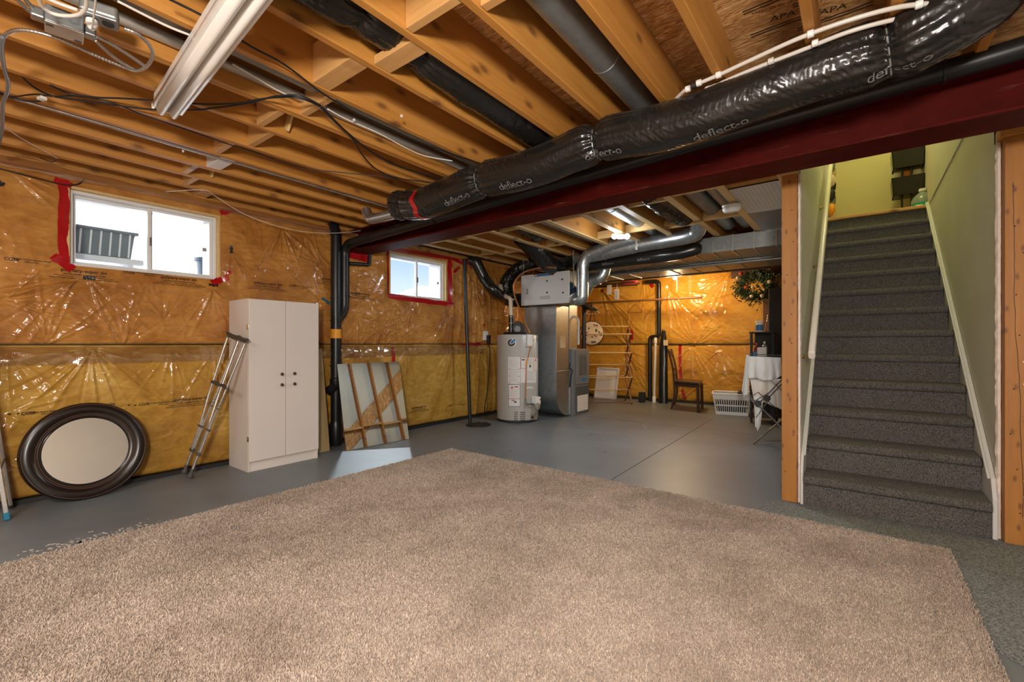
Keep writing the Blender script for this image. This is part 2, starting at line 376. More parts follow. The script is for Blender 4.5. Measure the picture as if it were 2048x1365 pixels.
poly_m()
def glow(name, col, e):
    t = NT(name); t.set(Base_Color=(.9, .9, .9), Emission_Color=col, Emission_Strength=e); M[name] = t.m
glow('bulb_cool', (.85, .94, 1.0), 30); glow('bulb_warm', (1, .78, .40), 26)
# ================================================================ the setting
JZ = 2.33                                   # underside of the joists
def st(mb, name, mat, label, **kw):
    o = mb.build(name, mat, None, **kw); return tag(o, label, kind='structure')
fl = st(MB().box(-4.9, 2.0, -2.8, 9.0, -.2, 0), 'floor', M['floor_paint'], 'painted grey concrete basement floor with saw-cut joints and scuffs')
# saw-cut joints: recessed dark strips are laid as thin inlays
jl = MB()
a, b = P(1220, 962, z=0), P(1425, 838, z=0)
jl.bar((a.x, a.y, .0006), (b.x, b.y, .0006), .008, .001)
jl.bar((-4.4, 6.02, .0006), (-1.0, 6.02, .0006), .006, .001)
jl.build('floor_joint', M['floor_line'], fl)
sc = MB(); rr = random.Random(3)
for (u, v, n) in ((140, 1094, 120), (205, 1078, 110), (235, 1068, 60)):
    c = P(u, v, z=0)
    for k in range(n):
        x, y = c.x + rr.gauss(0, .055), c.y + rr.gauss(0, .12); r = rr.uniform(.003, .014); a0 = rr.random() * 6
        sc.add([(x + r * rr.uniform(.6, 1.5) * math.cos(a0 + q), y + r * rr.uniform(.5, 1) * math.sin(a0 + q), .0008) for q in (0, 1.1, 2.2, 3.2, 4.3, 5.3)], [(0, 1, 2, 3, 4, 5)])
tag(sc.build('paint_chips', M['scuff_pale'], fl), kind='stuff')
sc = MB()
for (u, v) in ((992, 888), (1022, 903), (655, 960), (935, 893), (985, 880), (1210, 905), (780, 890), (700, 955), (880, 930), (1180, 870)):
    c = P(u, v, z=0); sc.add([(c.x + .018 * math.cos(q) * rr.uniform(.6, 1.3), c.y + .014 * math.sin(q) * rr.uniform(.6, 1.3), .0009) for q in (0, .9, 1.8, 2.7, 3.6, 4.5, 5.4)], [(0, 1, 2, 3, 4, 5, 6)])
tag(sc.build('oil_spots', M['dirt'], fl), kind='stuff')
sc = MB()
for pts in (((1215, 826), (1240, 829), (1262, 832), (1282, 838)), ((1292, 857), (1285, 850), (1300, 846)), ((1120, 857), (1160, 861), (1205, 866), (1262, 868)), ((1410, 871), (1430, 873))):
    m_ = [P(u, v, z=.0009) for u, v in pts]
    for a_, b_ in zip(m_, m_[1:]):
        for k in range(7):
            p_ = a_.lerp(b_, (k + rr.random()) / 7); d_ = (b_ - a_).normalized(); n_ = Vector((-d_.y, d_.x, 0)); L_ = rr.uniform(.01, .04); w_ = rr.uniform(.003, .011)
            sc.add([p_ - d_ * L_, p_ + n_ * w_ + d_ * L_ * rr.uniform(-.5, .5), p_ + d_ * L_, p_ - n_ * w_ + d_ * L_ * rr.uniform(-.5, .5)], [(0, 1, 2, 3)])
tag(sc.build('floor_scratches', M['scuff_pale'], fl), kind='stuff')
# ---- insulation walls: wrinkled vapour barrier over batts
def creases(A, Z, pins, seed):
    d = np.zeros_like(A); rg = random.Random(seed)
    for pin in pins:
        a0, z0, R, amp, n, t0, t1 = pin[:7]
        dx, dz = A - a0, Z - z0; r = np.hypot(dx, dz) + 1e-6
        if amp > 0: d -= amp * 1.5 * np.exp(-(r / .05) ** 2)
        th = np.arctan2(dz, dx)
        for k in range(n):
            t = t0 + (t1 - t0) * (k + rg.uniform(.1, .9)) / n; Rk = R * rg.uniform(.45, 1.25); w0 = rg.uniform(.0035, .007); sp = rg.uniform(.008, .032)
            dt = (th - t + PI) % (2 * PI) - PI; wob = .02 * np.sin(r * 9 + k)
            per = r * np.sin(dt) + wob * r; w = w0 + sp * r
            w = w * .75; f = 1.7 * np.exp(-(per / w) ** 2) * np.exp(-(r / Rk) ** 2) * (np.abs(dt) < 1.2) * np.minimum(1, r / .03)
            d += abs(amp) * rg.choice((1, 1, -.7)) * f
    return d
def sheet_disp(A, Z, seed, z0, z1, pins, rough=1.0, folds=()):
    t = np.clip((Z - z0) / (z1 - z0), 0, 1)
    d = .050 * np.power(np.maximum(4 * t * (1 - t), 0), .38) - .02
    d += .030 * fnoise(A * 1.5, Z * 1.8, seed, 2) + .016 * fnoise(A * 5, Z * 4, seed + 5, 2)
    wx = A + .16 * fnoise(A * 3, Z * 3, seed + 8, 2); wz = Z + .16 * fnoise(A * 3, Z * 3, seed + 9, 2)
    rdg = 1 - np.abs(2 * fnoise(wx * 7, wz * 10, seed + 11, 2)) * 2
    d += .0045 * rough * np.clip(rdg, 0, 1) ** 5
    rdg2 = 1 - np.abs(2 * fnoise(wx * 13 + wz * 6, wz * 9 - wx * 6, seed + 21, 1)) * 2
    msk = np.clip(fnoise(A * 2.2, Z * 2.2, seed + 31, 2) * 4, 0, 1)
    d += .0060 * rough * np.clip(rdg2, 0, 1) ** 3 * msk
    d += creases(A, Z, pins, seed)
    for (a0, a1, zt, amp, n) in folds:
        ph = (A - a0) / (a1 - a0); k = np.exp(-((ph - .5) * 2.2) ** 4) * (Z < zt)
        fan = A + (Z - zt) * .12 * (ph - .5)
        d += amp * k * (1 - np.abs(np.sin(fan * PI * n / (a1 - a0)))) ** 2
    return d
def arange_with(a0, a1, step, extra, fine=None, coarse=.12):
    xs = []
    x = a0
    while x < a1:
        xs.append(x); x += step if fine is None or fine[0] - 1e-6 <= x < fine[1] else coarse
    xs = [q for q in xs if all(abs(q - e) > step * .6 for e in extra)] + list(extra) + [a1]
    return np.array(sorted(set(xs)))
def insulation(name, parent, mat, pos, a_arr, z_arr, disp, holes):
    A, Z = np.meshgrid(a_arr, z_arr, indexing='ij'); D = disp(A, Z)
    m, n = A.shape
    pts = pos(A, Z, D).reshape(-1, 3)
    off = world_loc(parent); pts = pts - np.array(off)
    idx = np.arange(m * n).reshape(m, n)
    q = np.stack([idx[:-1, :-1], idx[1:, :-1], idx[1:, 1:], idx[:-1, 1:]], -1).reshape(-1, 4)
    ca = ((a_arr[:-1] + a_arr[1:]) / 2)[:, None] + 0 * z_arr[:-1][None]; cz = ((z_arr[:-1] + z_arr[1:]) / 2)[None] + 0 * a_arr[:-1][:, None]
    keep = np.ones(ca.shape, bool)
    for (h0, h1, v0, v1) in holes: keep &= ~((ca > h0) & (ca < h1) & (cz > v0) & (cz < v1))
    q = q[keep.reshape(-1)]
    me = bpy.data.meshes.new(name); me.vertices.add(len(pts)); me.vertices.foreach_set('co', pts.reshape(-1).astype('f'))
    me.loops.add(q.size); me.loops.foreach_set('vertex_index', q.reshape(-1).astype('i'))
    me.polygons.add(len(q)); me.polygons.foreach_set('loop_start', np.arange(0, q.size, 4).astype('i')); me.polygons.foreach_set('loop_total', np.full(len(q), 4, 'i'))
    me.polygons.foreach_set('use_smooth', np.ones(len(q), bool)); me.update(calc_edges=True); me.validate()
    me.materials.append(mat); o = bpy.data.objects.new(name, me); COL.objects.link(o); o.parent = parent; return o
WX = -4.5
WIN1 = (.645, 1.628, 1.645, 2.215); WIN2 = (3.452, 4.412, 1.66, 2.205)
wl = MB()
for (y0, y1, z0, z1) in ((-2.8, 9.0, -.2, 1.6), (-2.8, WIN1[0], 1.6, 2.6), (WIN1[1], WIN2[0], 1.6, 2.6), (WIN2[1], 9.0, 1.6, 2.6),
                         (WIN1[0], WIN1[1], 2.24, 2.6), (WIN2[0], WIN2[1], 2.23, 2.6)):
    wl.box(-4.82, -4.56, y0, y1, z0, z1)
wall_left = st(wl, 'wall_left', M['concrete'], 'long foundation wall with golden insulation under wrinkled clear vapour barrier and two windows')
def pinL(u, v, R, amp, n, t0, t1):
    p = P(u, v, x=-4.47); return (p.y, p.z, R, amp, n, t0 * PI, t1 * PI)
UP = [pinL(150, 560, .55, .007, 9, -.98, -.6), pinL(160, 560, .5, .008, 7, .95, 1.25), pinL(178, 558, .42, .007, 7, -.45, -.05), pinL(425, 580, .40, .007, 10, -.8, -.2),
      pinL(565, 455, .45, .009, 8, -.7, -.2), pinL(610, 470, .32, .006, 7, -.7, -.2), pinL(462, 500, .3, .005, 7, -.7, .2), pinL(20, 340, .4, .005, 8, -.3, .1), pinL(10, 600, .45, .008, 9, -.2, .3),
      pinL(640, 530, .30, .009, 9, .55, 1.1), pinL(640, 600, .30, .009, 9, .6, 1.2), pinL(700, 560, .22, .010, 10, -.6, .6), pinL(735, 590, .20, .010, 9, .6, 1.4), pinL(715, 635, .25, .010, 8, -.7, .1), pinL(752, 660, .22, .008, 8, -.8, -.1),
      pinL(790, 610, .35, .009, 9, -.75, -.2), pinL(825, 612, .3, .008, 7, -.7, -.3), pinL(903, 608, .5, .012, 10, -.7, -.2), pinL(945, 560, .75, .016, 10, -.62, -.28), pinL(770, 530, .2, .006, 6, .6, 1.4),
      pinL(560, 690, .4, .006, 8, .15, .85), pinL(95, 690, .45, .007, 8, .1, .9), pinL(250, 690, .35, .006, 8, .2, .85), pinL(330, 640, .3, .005, 6, .1, .9)]
LO = [pinL(185, 697, .62, .011, 15, -.97, -.05), pinL(15, 705, .35, .007, 8, -.6, .0), pinL(10, 830, .35, .007, 8, -.25, .2), pinL(430, 700, .4, .008, 7, -.75, -.3), pinL(18, 930, .3, .006, 7, -.2, .2),
      pinL(725, 700, .3, .010, 9, -.9, -.1), pinL(760, 702, .25, .010, 8, -.9, -.1), pinL(815, 700, .3, .009, 8, -.85, -.1), pinL(905, 695, .45, .010, 9, -.8, -.2), pinL(960, 700, .4, .012, 8, -.75, -.3), pinL(345, 700, .4, .005, 7, -.8, -.2)]
FOLDS = [(P(905, 600, x=WX).y, P(1000, 600, x=WX).y, 2.1, .022, 7)]
def dUp(A, Z):
    d = sheet_disp(A, Z, 3, 1.075, 2.36, UP, 1.0 + 1.2 * (A > 2.2) * np.clip(A - 2.2, 0, 1), FOLDS)
    for (h0, h1, v0, v1) in (WIN1, WIN2):          # the sheet is tacked flat to the window bucks
        q = np.maximum(np.maximum(h0 - A, A - h1), np.maximum(v0 - Z, Z - v1)); d = d * np.clip(q / .10, 0, 1) + (1 - np.clip(q / .10, 0, 1)) * .004
    return d
def dLo(A, Z): return sheet_disp(A, Z, 9, .035, 1.075, LO, 1.0, [(P(930, 760, x=WX).y, P(1010, 760, x=WX).y, 1.0, .018, 5)])
posL = lambda A, Z, D: np.stack([WX + D, A, Z], -1)
ya = arange_with(-2.8, 8.56, .0082, (WIN1[0], WIN1[1], WIN2[0], WIN2[1]), (.15, 6.0))
insulation('insulation_batt', wall_left, M['insulation_orange'], posL, ya, arange_with(1.075, 2.345, .0085, (WIN1[2], WIN1[3], WIN2[2], WIN2[3])), dUp, (WIN1, WIN2))
insulation('insulation_batt', wall_left, M['insulation_yellow'], posL, ya, arange_with(.035, 1.075, .0085, ()), dLo, ())
MB().box(-4.56, -4.465, -2.8, 8.5, 0, .030).build('sill_gasket', M['black_matt'], wall_left)
def surfL(y, z):
    f = dUp if z > 1.075 else dLo
    return WX + float(f(np.array([[y]]), np.array([[z]]))[0, 0])
# far wall
BY = 8.52
wall_back = st(MB().box(-4.8, 2.0, BY + .07, BY + .3, -.2, 2.6), 'wall_back', M['concrete'], 'far foundation wall with amber insulation under glossy wrinkled vapour barrier')
def pinB(u, v, R, amp, n, t0, t1):
    p = P(u, v, y=BY); return (p.x, p.z, R, amp, n, t0 * PI, t1 * PI)
BU = [pinB(1338, 578, .9, .016, 14, -.98, -.02), pinB(1338, 572, .6, .010, 8, -.1, .35), pinB(1205, 578, .9, .018, 9, -.5, -.1), pinB(1390, 690, .5, .012, 12, .1, .9), pinB(1462, 545, .7, .014, 8, -.9, -.55), pinB(1255, 690, .6, .014, 8, .35, .8),
      pinB(1420, 600, .4, .010, 8, -.9, .1), pinB(1440, 660, .3, .010, 6, .3, 1.3), pinB(1290, 560, .5, .01, 6, -.6, -.3)]
BL = [pinB(1385, 694, .6, .014, 11, -.95, -.05), pinB(1250, 700, .9, .016, 9, -.5, -.1), pinB(1300, 790, .6, .012, 8, .5, .85), pinB(1440, 700, .4, .012, 8, -.8, -.2), pinB(1360, 800, .5, .01, 8, .1, .6)]
zB = 1.07
dBU = lambda A, Z: sheet_disp(A, Z, 23, zB, 2.36, BU, 1.3)
dBL = lambda A, Z: sheet_disp(A, Z, 29, .035, zB, BL, 1.3)
posB = lambda A, Z, D: np.stack([A, BY - D, Z], -1)
xa = arange_with(-4.5, 1.9, .014, (), (-4.5, -.4))
insulation('insulation_batt', wall_back, M['insulation_far'], posB, xa, arange_with(zB, 2.345, .014, ()), dBU, ())
insulation('insulation_batt', wall_back, M['insulation_far'], posB, xa, arange_with(.035, zB, .014, ()), dBL, ())
MB().box(-4.45, -.4, BY - .05, BY + .07, 0, .03).build('sill_gasket', M['black_matt'], wall_back)
# black strips stand in for the seam shadow between the two rows of batts
for nm, bx in (('seam_shadow_strip', (-4.54, -4.497, -2.7, 8.5, 1.071, 1.079)),): MB().box(*bx).build(nm, M['black_matt'], wall_left)
MB().box(-4.4, -.4, BY - .012, BY + .03, zB - .006, zB + .006).build('seam_shadow_strip', M['black_matt'], wall_back)
# the room behind the camera, drywalled
wall_right = st(MB().box(1.6, 1.75, -2.8, 3.66, 0, 2.6), 'wall_right', M['drywall'], 'plain white drywall on the side behind the stair foot')
MB().box(1.592, 1.6, .5, .53, .7, 1.9).build('wall_bracket', M['dull_zinc'], wall_right)
sm = MB().box(1.5975, 1.6, 1.02, 1.03, 0, 2.4)
for k in range(12): sm.lathe([(.006, 0), (.005, .002)], (1.599, 1.02 + .02 * rr.random(), .2 + k * .18), (-1, 0, 0), 6)
sm.build('wall_seam', M['plaster_edge'], wall_right)
st(MB().box(-4.8, 1.75, -2.9, -2.75, 0, 2.6), 'wall_rear', M['drywall'], 'plain white drywall behind the camera')
# ---- ceiling: subfloor, joists, bridging
cl = MB()
for (x0, x1, y0, y1) in ((-4.8, 1.8, -2.9, 3.62), (-4.8, -.42, 3.62, 8.8), (.80, 1.8, 3.62, 8.8)): cl.box(x0, x1, y0, y1, 2.565, 2.585)
ceiling = st(cl, 'ceiling', M['osb'], 'unfinished strand-board subfloor over open pine joists')
JX = [-4.53, -4.25, -3.965, -3.69, -3.375, -3.085, -2.755, -2.445, -2.10, -1.745, -1.45, -1.135, -.80, -.52, -.155, .115, .42, .75, 1.05, 1.35]
DOUBLE = {1, 3, 7}
for i, x in enumerate(JX):
    m = MB(); y1 = 3.10
    if i in DOUBLE: m.box(x - .026, x - .002, -2.75, y1, JZ, 2.565); m.box(x + .002, x + .026, -2.75, y1, JZ, 2.565)
    else:
        w = .019 if i else .030
        m.box(x - w, x + w, -2.75, y1, JZ, 2.565)
    m.build('joist', M['joist_wood'], ceiling, bevel=.003, seg=1)
FX = [-4.28, -3.92, -3.58, -3.23, -2.87, -2.50, -2.11, -1.70, -1.28, -.865, -.44]
for x in FX: MB().box(x - .019, x + .019, 3.02, 8.5, JZ, 2.565).build('joist', M['joist_wood'], ceiling, bevel=.003, seg=1)
# solid bridging between the near joists, staggered along one line
for i in range(len(JX) - 1):
    y = 1.24 + (.045 if i % 2 else -.045)
    if i == 0: y = 1.46
    wh = i == 3; x0, x1 = JX[i] + .021, JX[i + 1] - .021
    MB().box(x0, x1, y - (.045 if wh or i in (0, 8, 9) else .019), y + (.045 if wh or i in (0, 8, 9) else .019), JZ + .004, 2.372 if i == 9 else 2.52).build('bridging_block', M['block_wood'] if not wh else M['plastic_white'], ceiling, bevel=.002, seg=1)
for (i, dy) in ((2, .12), (6, .1)):                                  # loose ends of cross bridging below two joists
    x = JX[i] + .035; MB().bar((x, 1.24 + dy, 2.36), (x + .12, 1.24 + dy, 2.53), .04, .016, (0, 1, 0)).build('cross_bridging', M['strap_wood'], ceiling)
# flat strapping and blocking under the far joists
for j, ys in enumerate((3.92, 4.90)):
    for i in range(len(FX) - 1):
        if j == 0 and i == 9: continue
        y = ys + (.05 if i % 2 else -.03); x0, x1 = FX[i] + .021, FX[i + 1] - .021
        if j == 1 and i == 4: continue
        MB().box(x0, x1, y - .018, y + .018, JZ + .002, JZ + .09).build('bridging_block', M['strap_wood'], ceiling, bevel=.002, seg=1)
for i, x in enumerate(FX): MB().box(x - .032, x + .032, 3.35, 5.55 if i > 1 else 8.3, JZ - .016, JZ - .001).build('joist_strap', M['strap_wood_y'], ceiling, bevel=.002, seg=1)
MB().box(-.845, -.42, 3.90, 3.98, 2.335, 2.56).build('stair_header', M['joist_wood'], ceiling, bevel=.003)
MB().box(-4.5, -4.46, -2.7, 8.4, 2.28, 2.335).build('wall_plate', M['joist_wood'], ceiling, bevel=.003)
# the lower sheet laps over the seam as a milky strip
g = []
for yy in np.arange(.2, 5.2, .02):
    row = []
    for t in np.linspace(0, 1, 7):
        z = 1.058 - t * (.13 + .03 * float(fnoise(np.array(yy * 1.3), np.array(2.), 6))); row.append((surfL(yy, z) + .004 + .012 * math.sin(PI * t) + .006 * float(fnoise(np.array(yy * 14.), np.array(z * 9.), 2)), yy, z))
    g.append(row)
MB().grid(g).build('vapour_barrier_lap', M['clear_poly'], wall_left, smooth='all')
# loose clear poly tucked along the top of the left wall
g = []
for yy in np.arange(-.2, 3.0, .03):
    g.append([(-4.47 + .03 * math.sin(t * 2.4) + .02 * float(fnoise(np.array(yy * 6.), np.array(t * 3.), 4)), yy, 2.335 - t * .085 + .02 * float(fnoise(np.array(yy * 4.), np.array(t * 2.), 8))) for t in np.linspace(0, 1, 8)])
MB().grid(g).build('vapour_barrier_edge', M['clear_poly'], wall_left, smooth='all')
# subfloor stamp
ink = MB()
ex, ey = Vector((.12, 1, 0)), Vector((1, -.12, 0)); c0 = Vector((-.33, 2.02, 2.5635))
def stamp(c):
    for k, (s, h) in enumerate((('APA', .055), ('RATED STURD-I-FLOOR', .020), ('24 oc', .026), ('SIZED FOR SPACING', .017), ('EXPOSURE 1', .022), ('THICKNESS 0.578 IN.', .016))):
        text_on(ink, s, h, Vector(c) + Vector((-.005 * k, -.05 - .085 * k, 0)) , Vector((1, .15, 0)), Vector((.15, -1, 0)))
    for q in (.0, -.19, -.40): ink.bar(Vector(c) + Vector((-.14, q + .02, 0)), Vector(c) + Vector((.14, q + .02, 0)), .006, .001); ink.bar(Vector(c) + Vector((-.14, q, 0)), Vector(c) + Vector((.14, q, 0)), .006, .001)
stamp(P(1565, 30, z=2.5635) + Vector((0, .06, 0))); stamp(P(1665, 5, z=2.5635) + Vector((0, .1, 0)))
ink.build('stamp_print', M['osb_ink'], ceiling)
# ---- steel beam, far beam
bm = MB().box(-4.5, 1.75, 2.885, 3.135, 2.096, 2.112).box(-4.5, 1.75, 2.885, 3.135, 2.312, 2.328).box(-4.5, 1.75, 3.000, 3.012, 2.112, 2.312)
tag(bm.build('steel_beam', M['red_primer'], None, bevel=.003), 'dark red primed steel I-beam across the room under the joists', kind='structure')
fb = MB().box(-4.4, -.42, 7.05, 7.14, 2.12, 2.325)
tag(fb.build('timber_beam', M['dark_wood'], None, bevel=.003), 'dark brown timber beam across the far end under the duct trunk', kind='structure')
# ---- windows
def window(n, win, label):
    y0, y1, z0, z1 = win; fr = MB(); xo, xi = -4.625, -4.53
    # timber buck lining the opening
    bk = MB().box(-4.80, -4.49, y0, y0 + .018, z0, z1).box(-4.80, -4.49, y1 - .018, y1, z0, z1).box(-4.80, -4.49, y0 + .018, y1 - .018, z1 - .018, z1)
    y0 += .018; y1 -= .018; z1 -= .018
    fr.box(-4.82, xo, y0, y0 + .012, z0, z1).box(-4.82, xo, y1 - .012, y1, z0, z1).box(-4.82, xo, y0 + .012, y1 - .012, z1 - .012, z1).box(-4.84, xo, y0 + .012, y1 - .012, z0, z0 + .02)
    t = .022
    fr.box(xo, xi, y0, y0 + t, z0, z1).box(xo, xi, y1 - t, y1, z0, z1).box(xo, xi, y0 + t, y1 - t, z0, z0 + t).box(xo, xi, y0 + t, y1 - t, z1 - t, z1)
    root = tag(fr.build('window_%d' % n, M['vinyl_white'], None, bevel=.004), label, kind='structure')
    bk.build('window_buck', M['strap_wood'], root, bevel=.002)
    ym = (y0 + y1) / 2 + .01
    for k, (a, b, x) in enumerate(((y0 + t, ym + .02, -4.600), (ym - .02, y1 - t, -4.565))):
        s = MB(); w = .024; s.box(x - .014, x + .014, a, a + w, z0 + t, z1 - t).box(x - .014, x + .014, b - w, b, z0 + t, z1 - t).box(x - .014, x + .014, a + w, b - w, z0 + t, z0 + t + w * .8).box(x - .014, x + .014, a + w, b - w, z1 - t - w * .8, z1 - t)
        so = s.build('sash', M['vinyl_white'], root, bevel=.003)
        MB().box(x - .003, x + .003, a + w, b - w, z0 + t + w * .8, z1 - t - w * .8).build('pane', M['window_glass'], so)
    MB().box(-4.552, -4.540, ym - .012, ym + .006, (z0 + z1) / 2 - .05, (z0 + z1) / 2 + .02).build('latch', M['steel_grey'], root, bevel=.004)
    MB().box(-4.563, -4.558, y1 - t - .075, y1 - t - .045, (z0 + z1) / 2 - .03, (z0 + z1) / 2 + .0).build('sticker', M['grey_print'], root)
    return root
window(1, WIN1, 'white vinyl slider window nearest the camera, planter and pale siding outside')
window(2, WIN2, 'smaller white slider window ringed in red tape, blue sky outside')
# red sheathing tape around the windows, following the sheet (pieces lie on the sheet)
def tape_piece(a, b, w, mat='red_tape', parent=wall_left, name='red_tape', n=10, jag=.006):
    g = []; a, b = Vector((a[0], a[1], 0)), Vector((b[0], b[1], 0)); d = (b - a); nn = Vector((-d.y, d.x, 0)).normalized(); rg = random.Random(int(abs(a.x * 1e4 + b.y * 1e3)))
    for i in range(n + 1):
        p = a + d * i / n; row = []
        for j in (-1, -.33, .33, 1):
            q = p + nn * (w / 2 * j + (rg.uniform(-jag, jag) if abs(j) == 1 else 0)); row.append((surfL(q.x, q.y) + .004 + .005 * rg.random(), q.x, q.y))
        g.append(row)
    return MB().grid(g).build(name, M[mat], parent, smooth='all')
def pl(u, v): p = P(u, v, x=-4.49); return (p.y, p.z)
tape_piece(pl(127, 372), pl(127, 525), .055); tape_piece(pl(108, 360), pl(145, 372), .05); tape_piece(pl(105, 512), pl(145, 540), .06); tape_piece(pl(440, 425), pl(470, 418), .05); tape_piece(pl(422, 566), pl(455, 556), .05); tape_piece(pl(452, 548), pl(460, 545), .03)
for (a, b, w) in (((776, 497), (899, 516), .05), ((899, 510), (899, 608), .075), ((776, 592), (905, 610), .06), ((775, 503), (776, 590), .03), ((895, 510), (930, 530), .06), ((905, 545), (918, 535), .04), ((785, 695), (785, 724), .05), ((925, 690), (965, 688), .045), ((968, 672), (980, 690), .05), ((963, 650), (968, 650), .04)):
    tape_piece(pl(*a), pl(*b), w)
tape_piece(pl(166, 555), pl(190, 557), .028, 'black_tape', name='black_tape'); tape_piece(pl(416, 570), pl(435, 572), .022, 'black_tape', name='black_tape'); tape_piece(pl(461, 492), pl(461, 508), .022, 'black_tape', name='black_tape'); tape_piece(pl(-5, 366), pl(8, 371), .03, 'black_tape', name='black_tape')
tape_piece(pl(642, 597), pl(656, 608), .03, 'blue_tape', name='blue_tape')
# red tape on the far wall
def tape_back(a, b, w):
    a, b = P(*a, y=BY - .03), P(*b, y=BY - .03); g = []; d = b - a; nn = Vector((-d.z, 0, d.x)).normalized()
    for i in range(9):
        p = a + d * i / 8; row = []
        for j in (-1, 0, 1):
            q = p + nn * w / 2 * j; f = dBU if q.z > zB else dBL
            row.append((q.x, BY - float(f(np.array([[q.x]]), np.array([[q.z]]))[0, 0]) - .006, q.z))
        g.append(row)
    MB().grid(g).build('red_tape', M['red_tape'], wall_back, smooth='all')
tape_back((1264, 660), (1264, 680), .05); tape_back((1359, 690), (1361, 760), .055); tape_back((1364, 780), (1370, 800), .05); tape_back((1300, 567), (1306, 575), .07)
# ---- printing on the vapour barrier
pr = MB()
def wall_print(lines, u, v, wid=None):
    p = P(u, v, x=-4.47); zz = p.z
    for (s, h, dz) in lines:
        vs, fs = text_mesh(s, h, bold=.025); mb = []
        for q in vs: y = p.y + q[0]; z = zz + dz + q[1]; mb.append((y, z))
        A = np.array([[m[0] for m in mb]]); Z = np.array([[m[1] for m in mb]])
        X = WX + (dUp if zz > 1.075 else dLo)(A, Z)[0] + .0035
        pr.add([(X[i], mb[i][0], mb[i][1]) for i in range(len(mb))], fs)
STAMP = [('polytarp-super six', .034, 0), ('VAPOUR BARRIER CAN/CGSB-51.34-M86', .013, -.028), ('POLYTARP PRODUCTS  TORONTO  ONTARIO  150 MICRONS (6 MIL)', .0105, -.044), ('MANUFACTURED IN CANADA  CONFORMS TO NATIONAL BUILDING CODE', .0105, -.058)]
SEAL = [('CGSB', .028, 0)]; SM = [('Canadian General Standards Board', .013, .004), ('qualified product', .010, -.011)]
for (u, v) in ((185, 811), (384, 798), (535, 568), (170, 543), (360, 557), (665, 560), (838, 815), (722, 588), (990, 640)): wall_print(STAMP, u, v)
for (u, v) in ((56, 827), (288, 809), (466, 796), (23, 519), (259, 545), (585, 572), (900, 812), (690, 585)):
    wall_print(SEAL, u, v); wall_print(SM, u + (40 if u < 500 else 24), v - (3 if v > 700 else -3))
for (u, v) in ((19, 829), (36, 828), (257, 811), (270, 811), (460, 797), (563, 571)): wall_print([('M', .018, 0)], u, v)
pr.build('film_print', M['print_ink'], wall_left)
pb = MB()
for (u, v, n) in ((1310, 622, 1), (1345, 620, 0), (1420, 625, 1), (1215, 622, 0), (1380, 742, 1), (1405, 742, 0), (1455, 742, 1), (1260, 735, 1), (1230, 735, 0), (1330, 735, 0)):
    p = P(u, v, y=BY - .04); f = dBU if p.z > zB else dBL
    for (s, h, dz) in (STAMP if n else [('CGSB', .024, 0), ('Canadian General Standards Board', .009, -.02)]):
        vs, fs = text_mesh(s, h); A = np.array([[p.x + q[0] for q in vs]]); Z = np.array([[p.z + dz + q[1] for q in vs]]); D = f(A, Z)[0]
        pb.add([(A[0][i], BY - D[i] - .0035, Z[0][i]) for i in range(len(vs))], fs)
pb.build('film_print', M['print_ink'], wall_back)
# ---- outside the windows
tag(MB().box(-14, -4.82, -8, 16, 1.35, 1.5).build('ground_outside', M['snow']), 'pale snowy ground outside the basement windows', kind='structure')
nb = MB().box(-7.6, -7.4, -6, 3.4, 1.5, 6)
nb = tag(nb.build('neighbour_house', M['siding']), 'pale sided wall of the house next door seen through the first window', 'house')
for k in range(9): MB().prism([(-7.4, -6, 1.55 + k * .2), (-7.391, -6, 1.55 + k * .2), (-7.399, -6, 1.745 + k * .2)], (0, 0, 0), (0, 9.4, 0)).build('siding_board', M['siding'], nb)
# planter box on the left half of window 1 and blue-grey pail on the right
XF = -4.99
c = P(205, 490, x=XF)
pb2 = thing('garden_planter', (XF - .15, c.y, 1.62), 'grey ribbed planter box on the ground outside the near window', 'planter')
yA, yB = P(120, 480, x=XF).y, P(271, 480, x=XF).y; zp0, zp1 = P(230, 516, x=XF).z, P(230, 462, x=XF).z
MB().prism([(XF, yA - .3, zp0), (XF, yB - .03, zp0), (XF, yB, zp1), (XF, yA - .3, zp1)], (0, 0, 0), (-.32, 0, 0)).build('planter_body', M['bin_grey'], pb2, bevel=.01)
for k in range(7):
    yy = yB - .05 - k * .062; MB().bar((XF + .005, yy, zp0 + .01), (XF + .005, yy + .012, zp1 - .02), .012, .012, (1, 0, 0)).build('rib', M['vinyl_white'], pb2)
MB().box(XF - .34, XF + .02, yA - .32, yB + .02, zp1 - .018, zp1 + .006).build('rim', M['bin_grey'], pb2, bevel=.006)
MB().box(XF - .36, XF + .04, yA - .3, yB + .05, zp0 - .05, zp0).build('tray', M['vinyl_white'], pb2, bevel=.01)
for yy in (yA - .2, yB - .03): MB().box(XF - .3, XF - .02, yy - .02, yy + .02, 1.50, zp0 - .05).build('foot', M['vinyl_white'], pb2)
c = P(416, 530, x=-5.15)
pa = thing('garden_pail', (-5.15, c.y, 1.5), 'blue-grey round pail outside the right half of the near window', 'pail')
zr = P(405, 517, x=-5.15).z
MB().lathe([(.09, 1.50 - zr), (.115, -.03), (.135, -.03), (.135, 0), (.11, 0), (.085, 1.52 - zr), (0, 1.52 - zr)], (-5.15, c.y + .02, zr), n=28).build('pail_body', M['pail_blue'], pa, smooth=True)
hc = P(862, 585, x=-12.5)
hs = thing('distant_house', (-12.5, hc.y, 1.5), 'small pale house roof far off in the second window', 'house')
MB().box(-13.5, -12.5, hc.y - .5, hc.y + 1.6, 1.5, hc.z - .05).build('house_wall', M['outside_house'], hs); MB().prism([(-13.7, hc.y - .7, hc.z - .06), (-12.3, hc.y - .7, hc.z - .06), (-13.0, hc.y - .1, hc.z + .28)], (0, 0, 0), (0, 2.3, 0)).build('roof', M['outside_house'], hs)
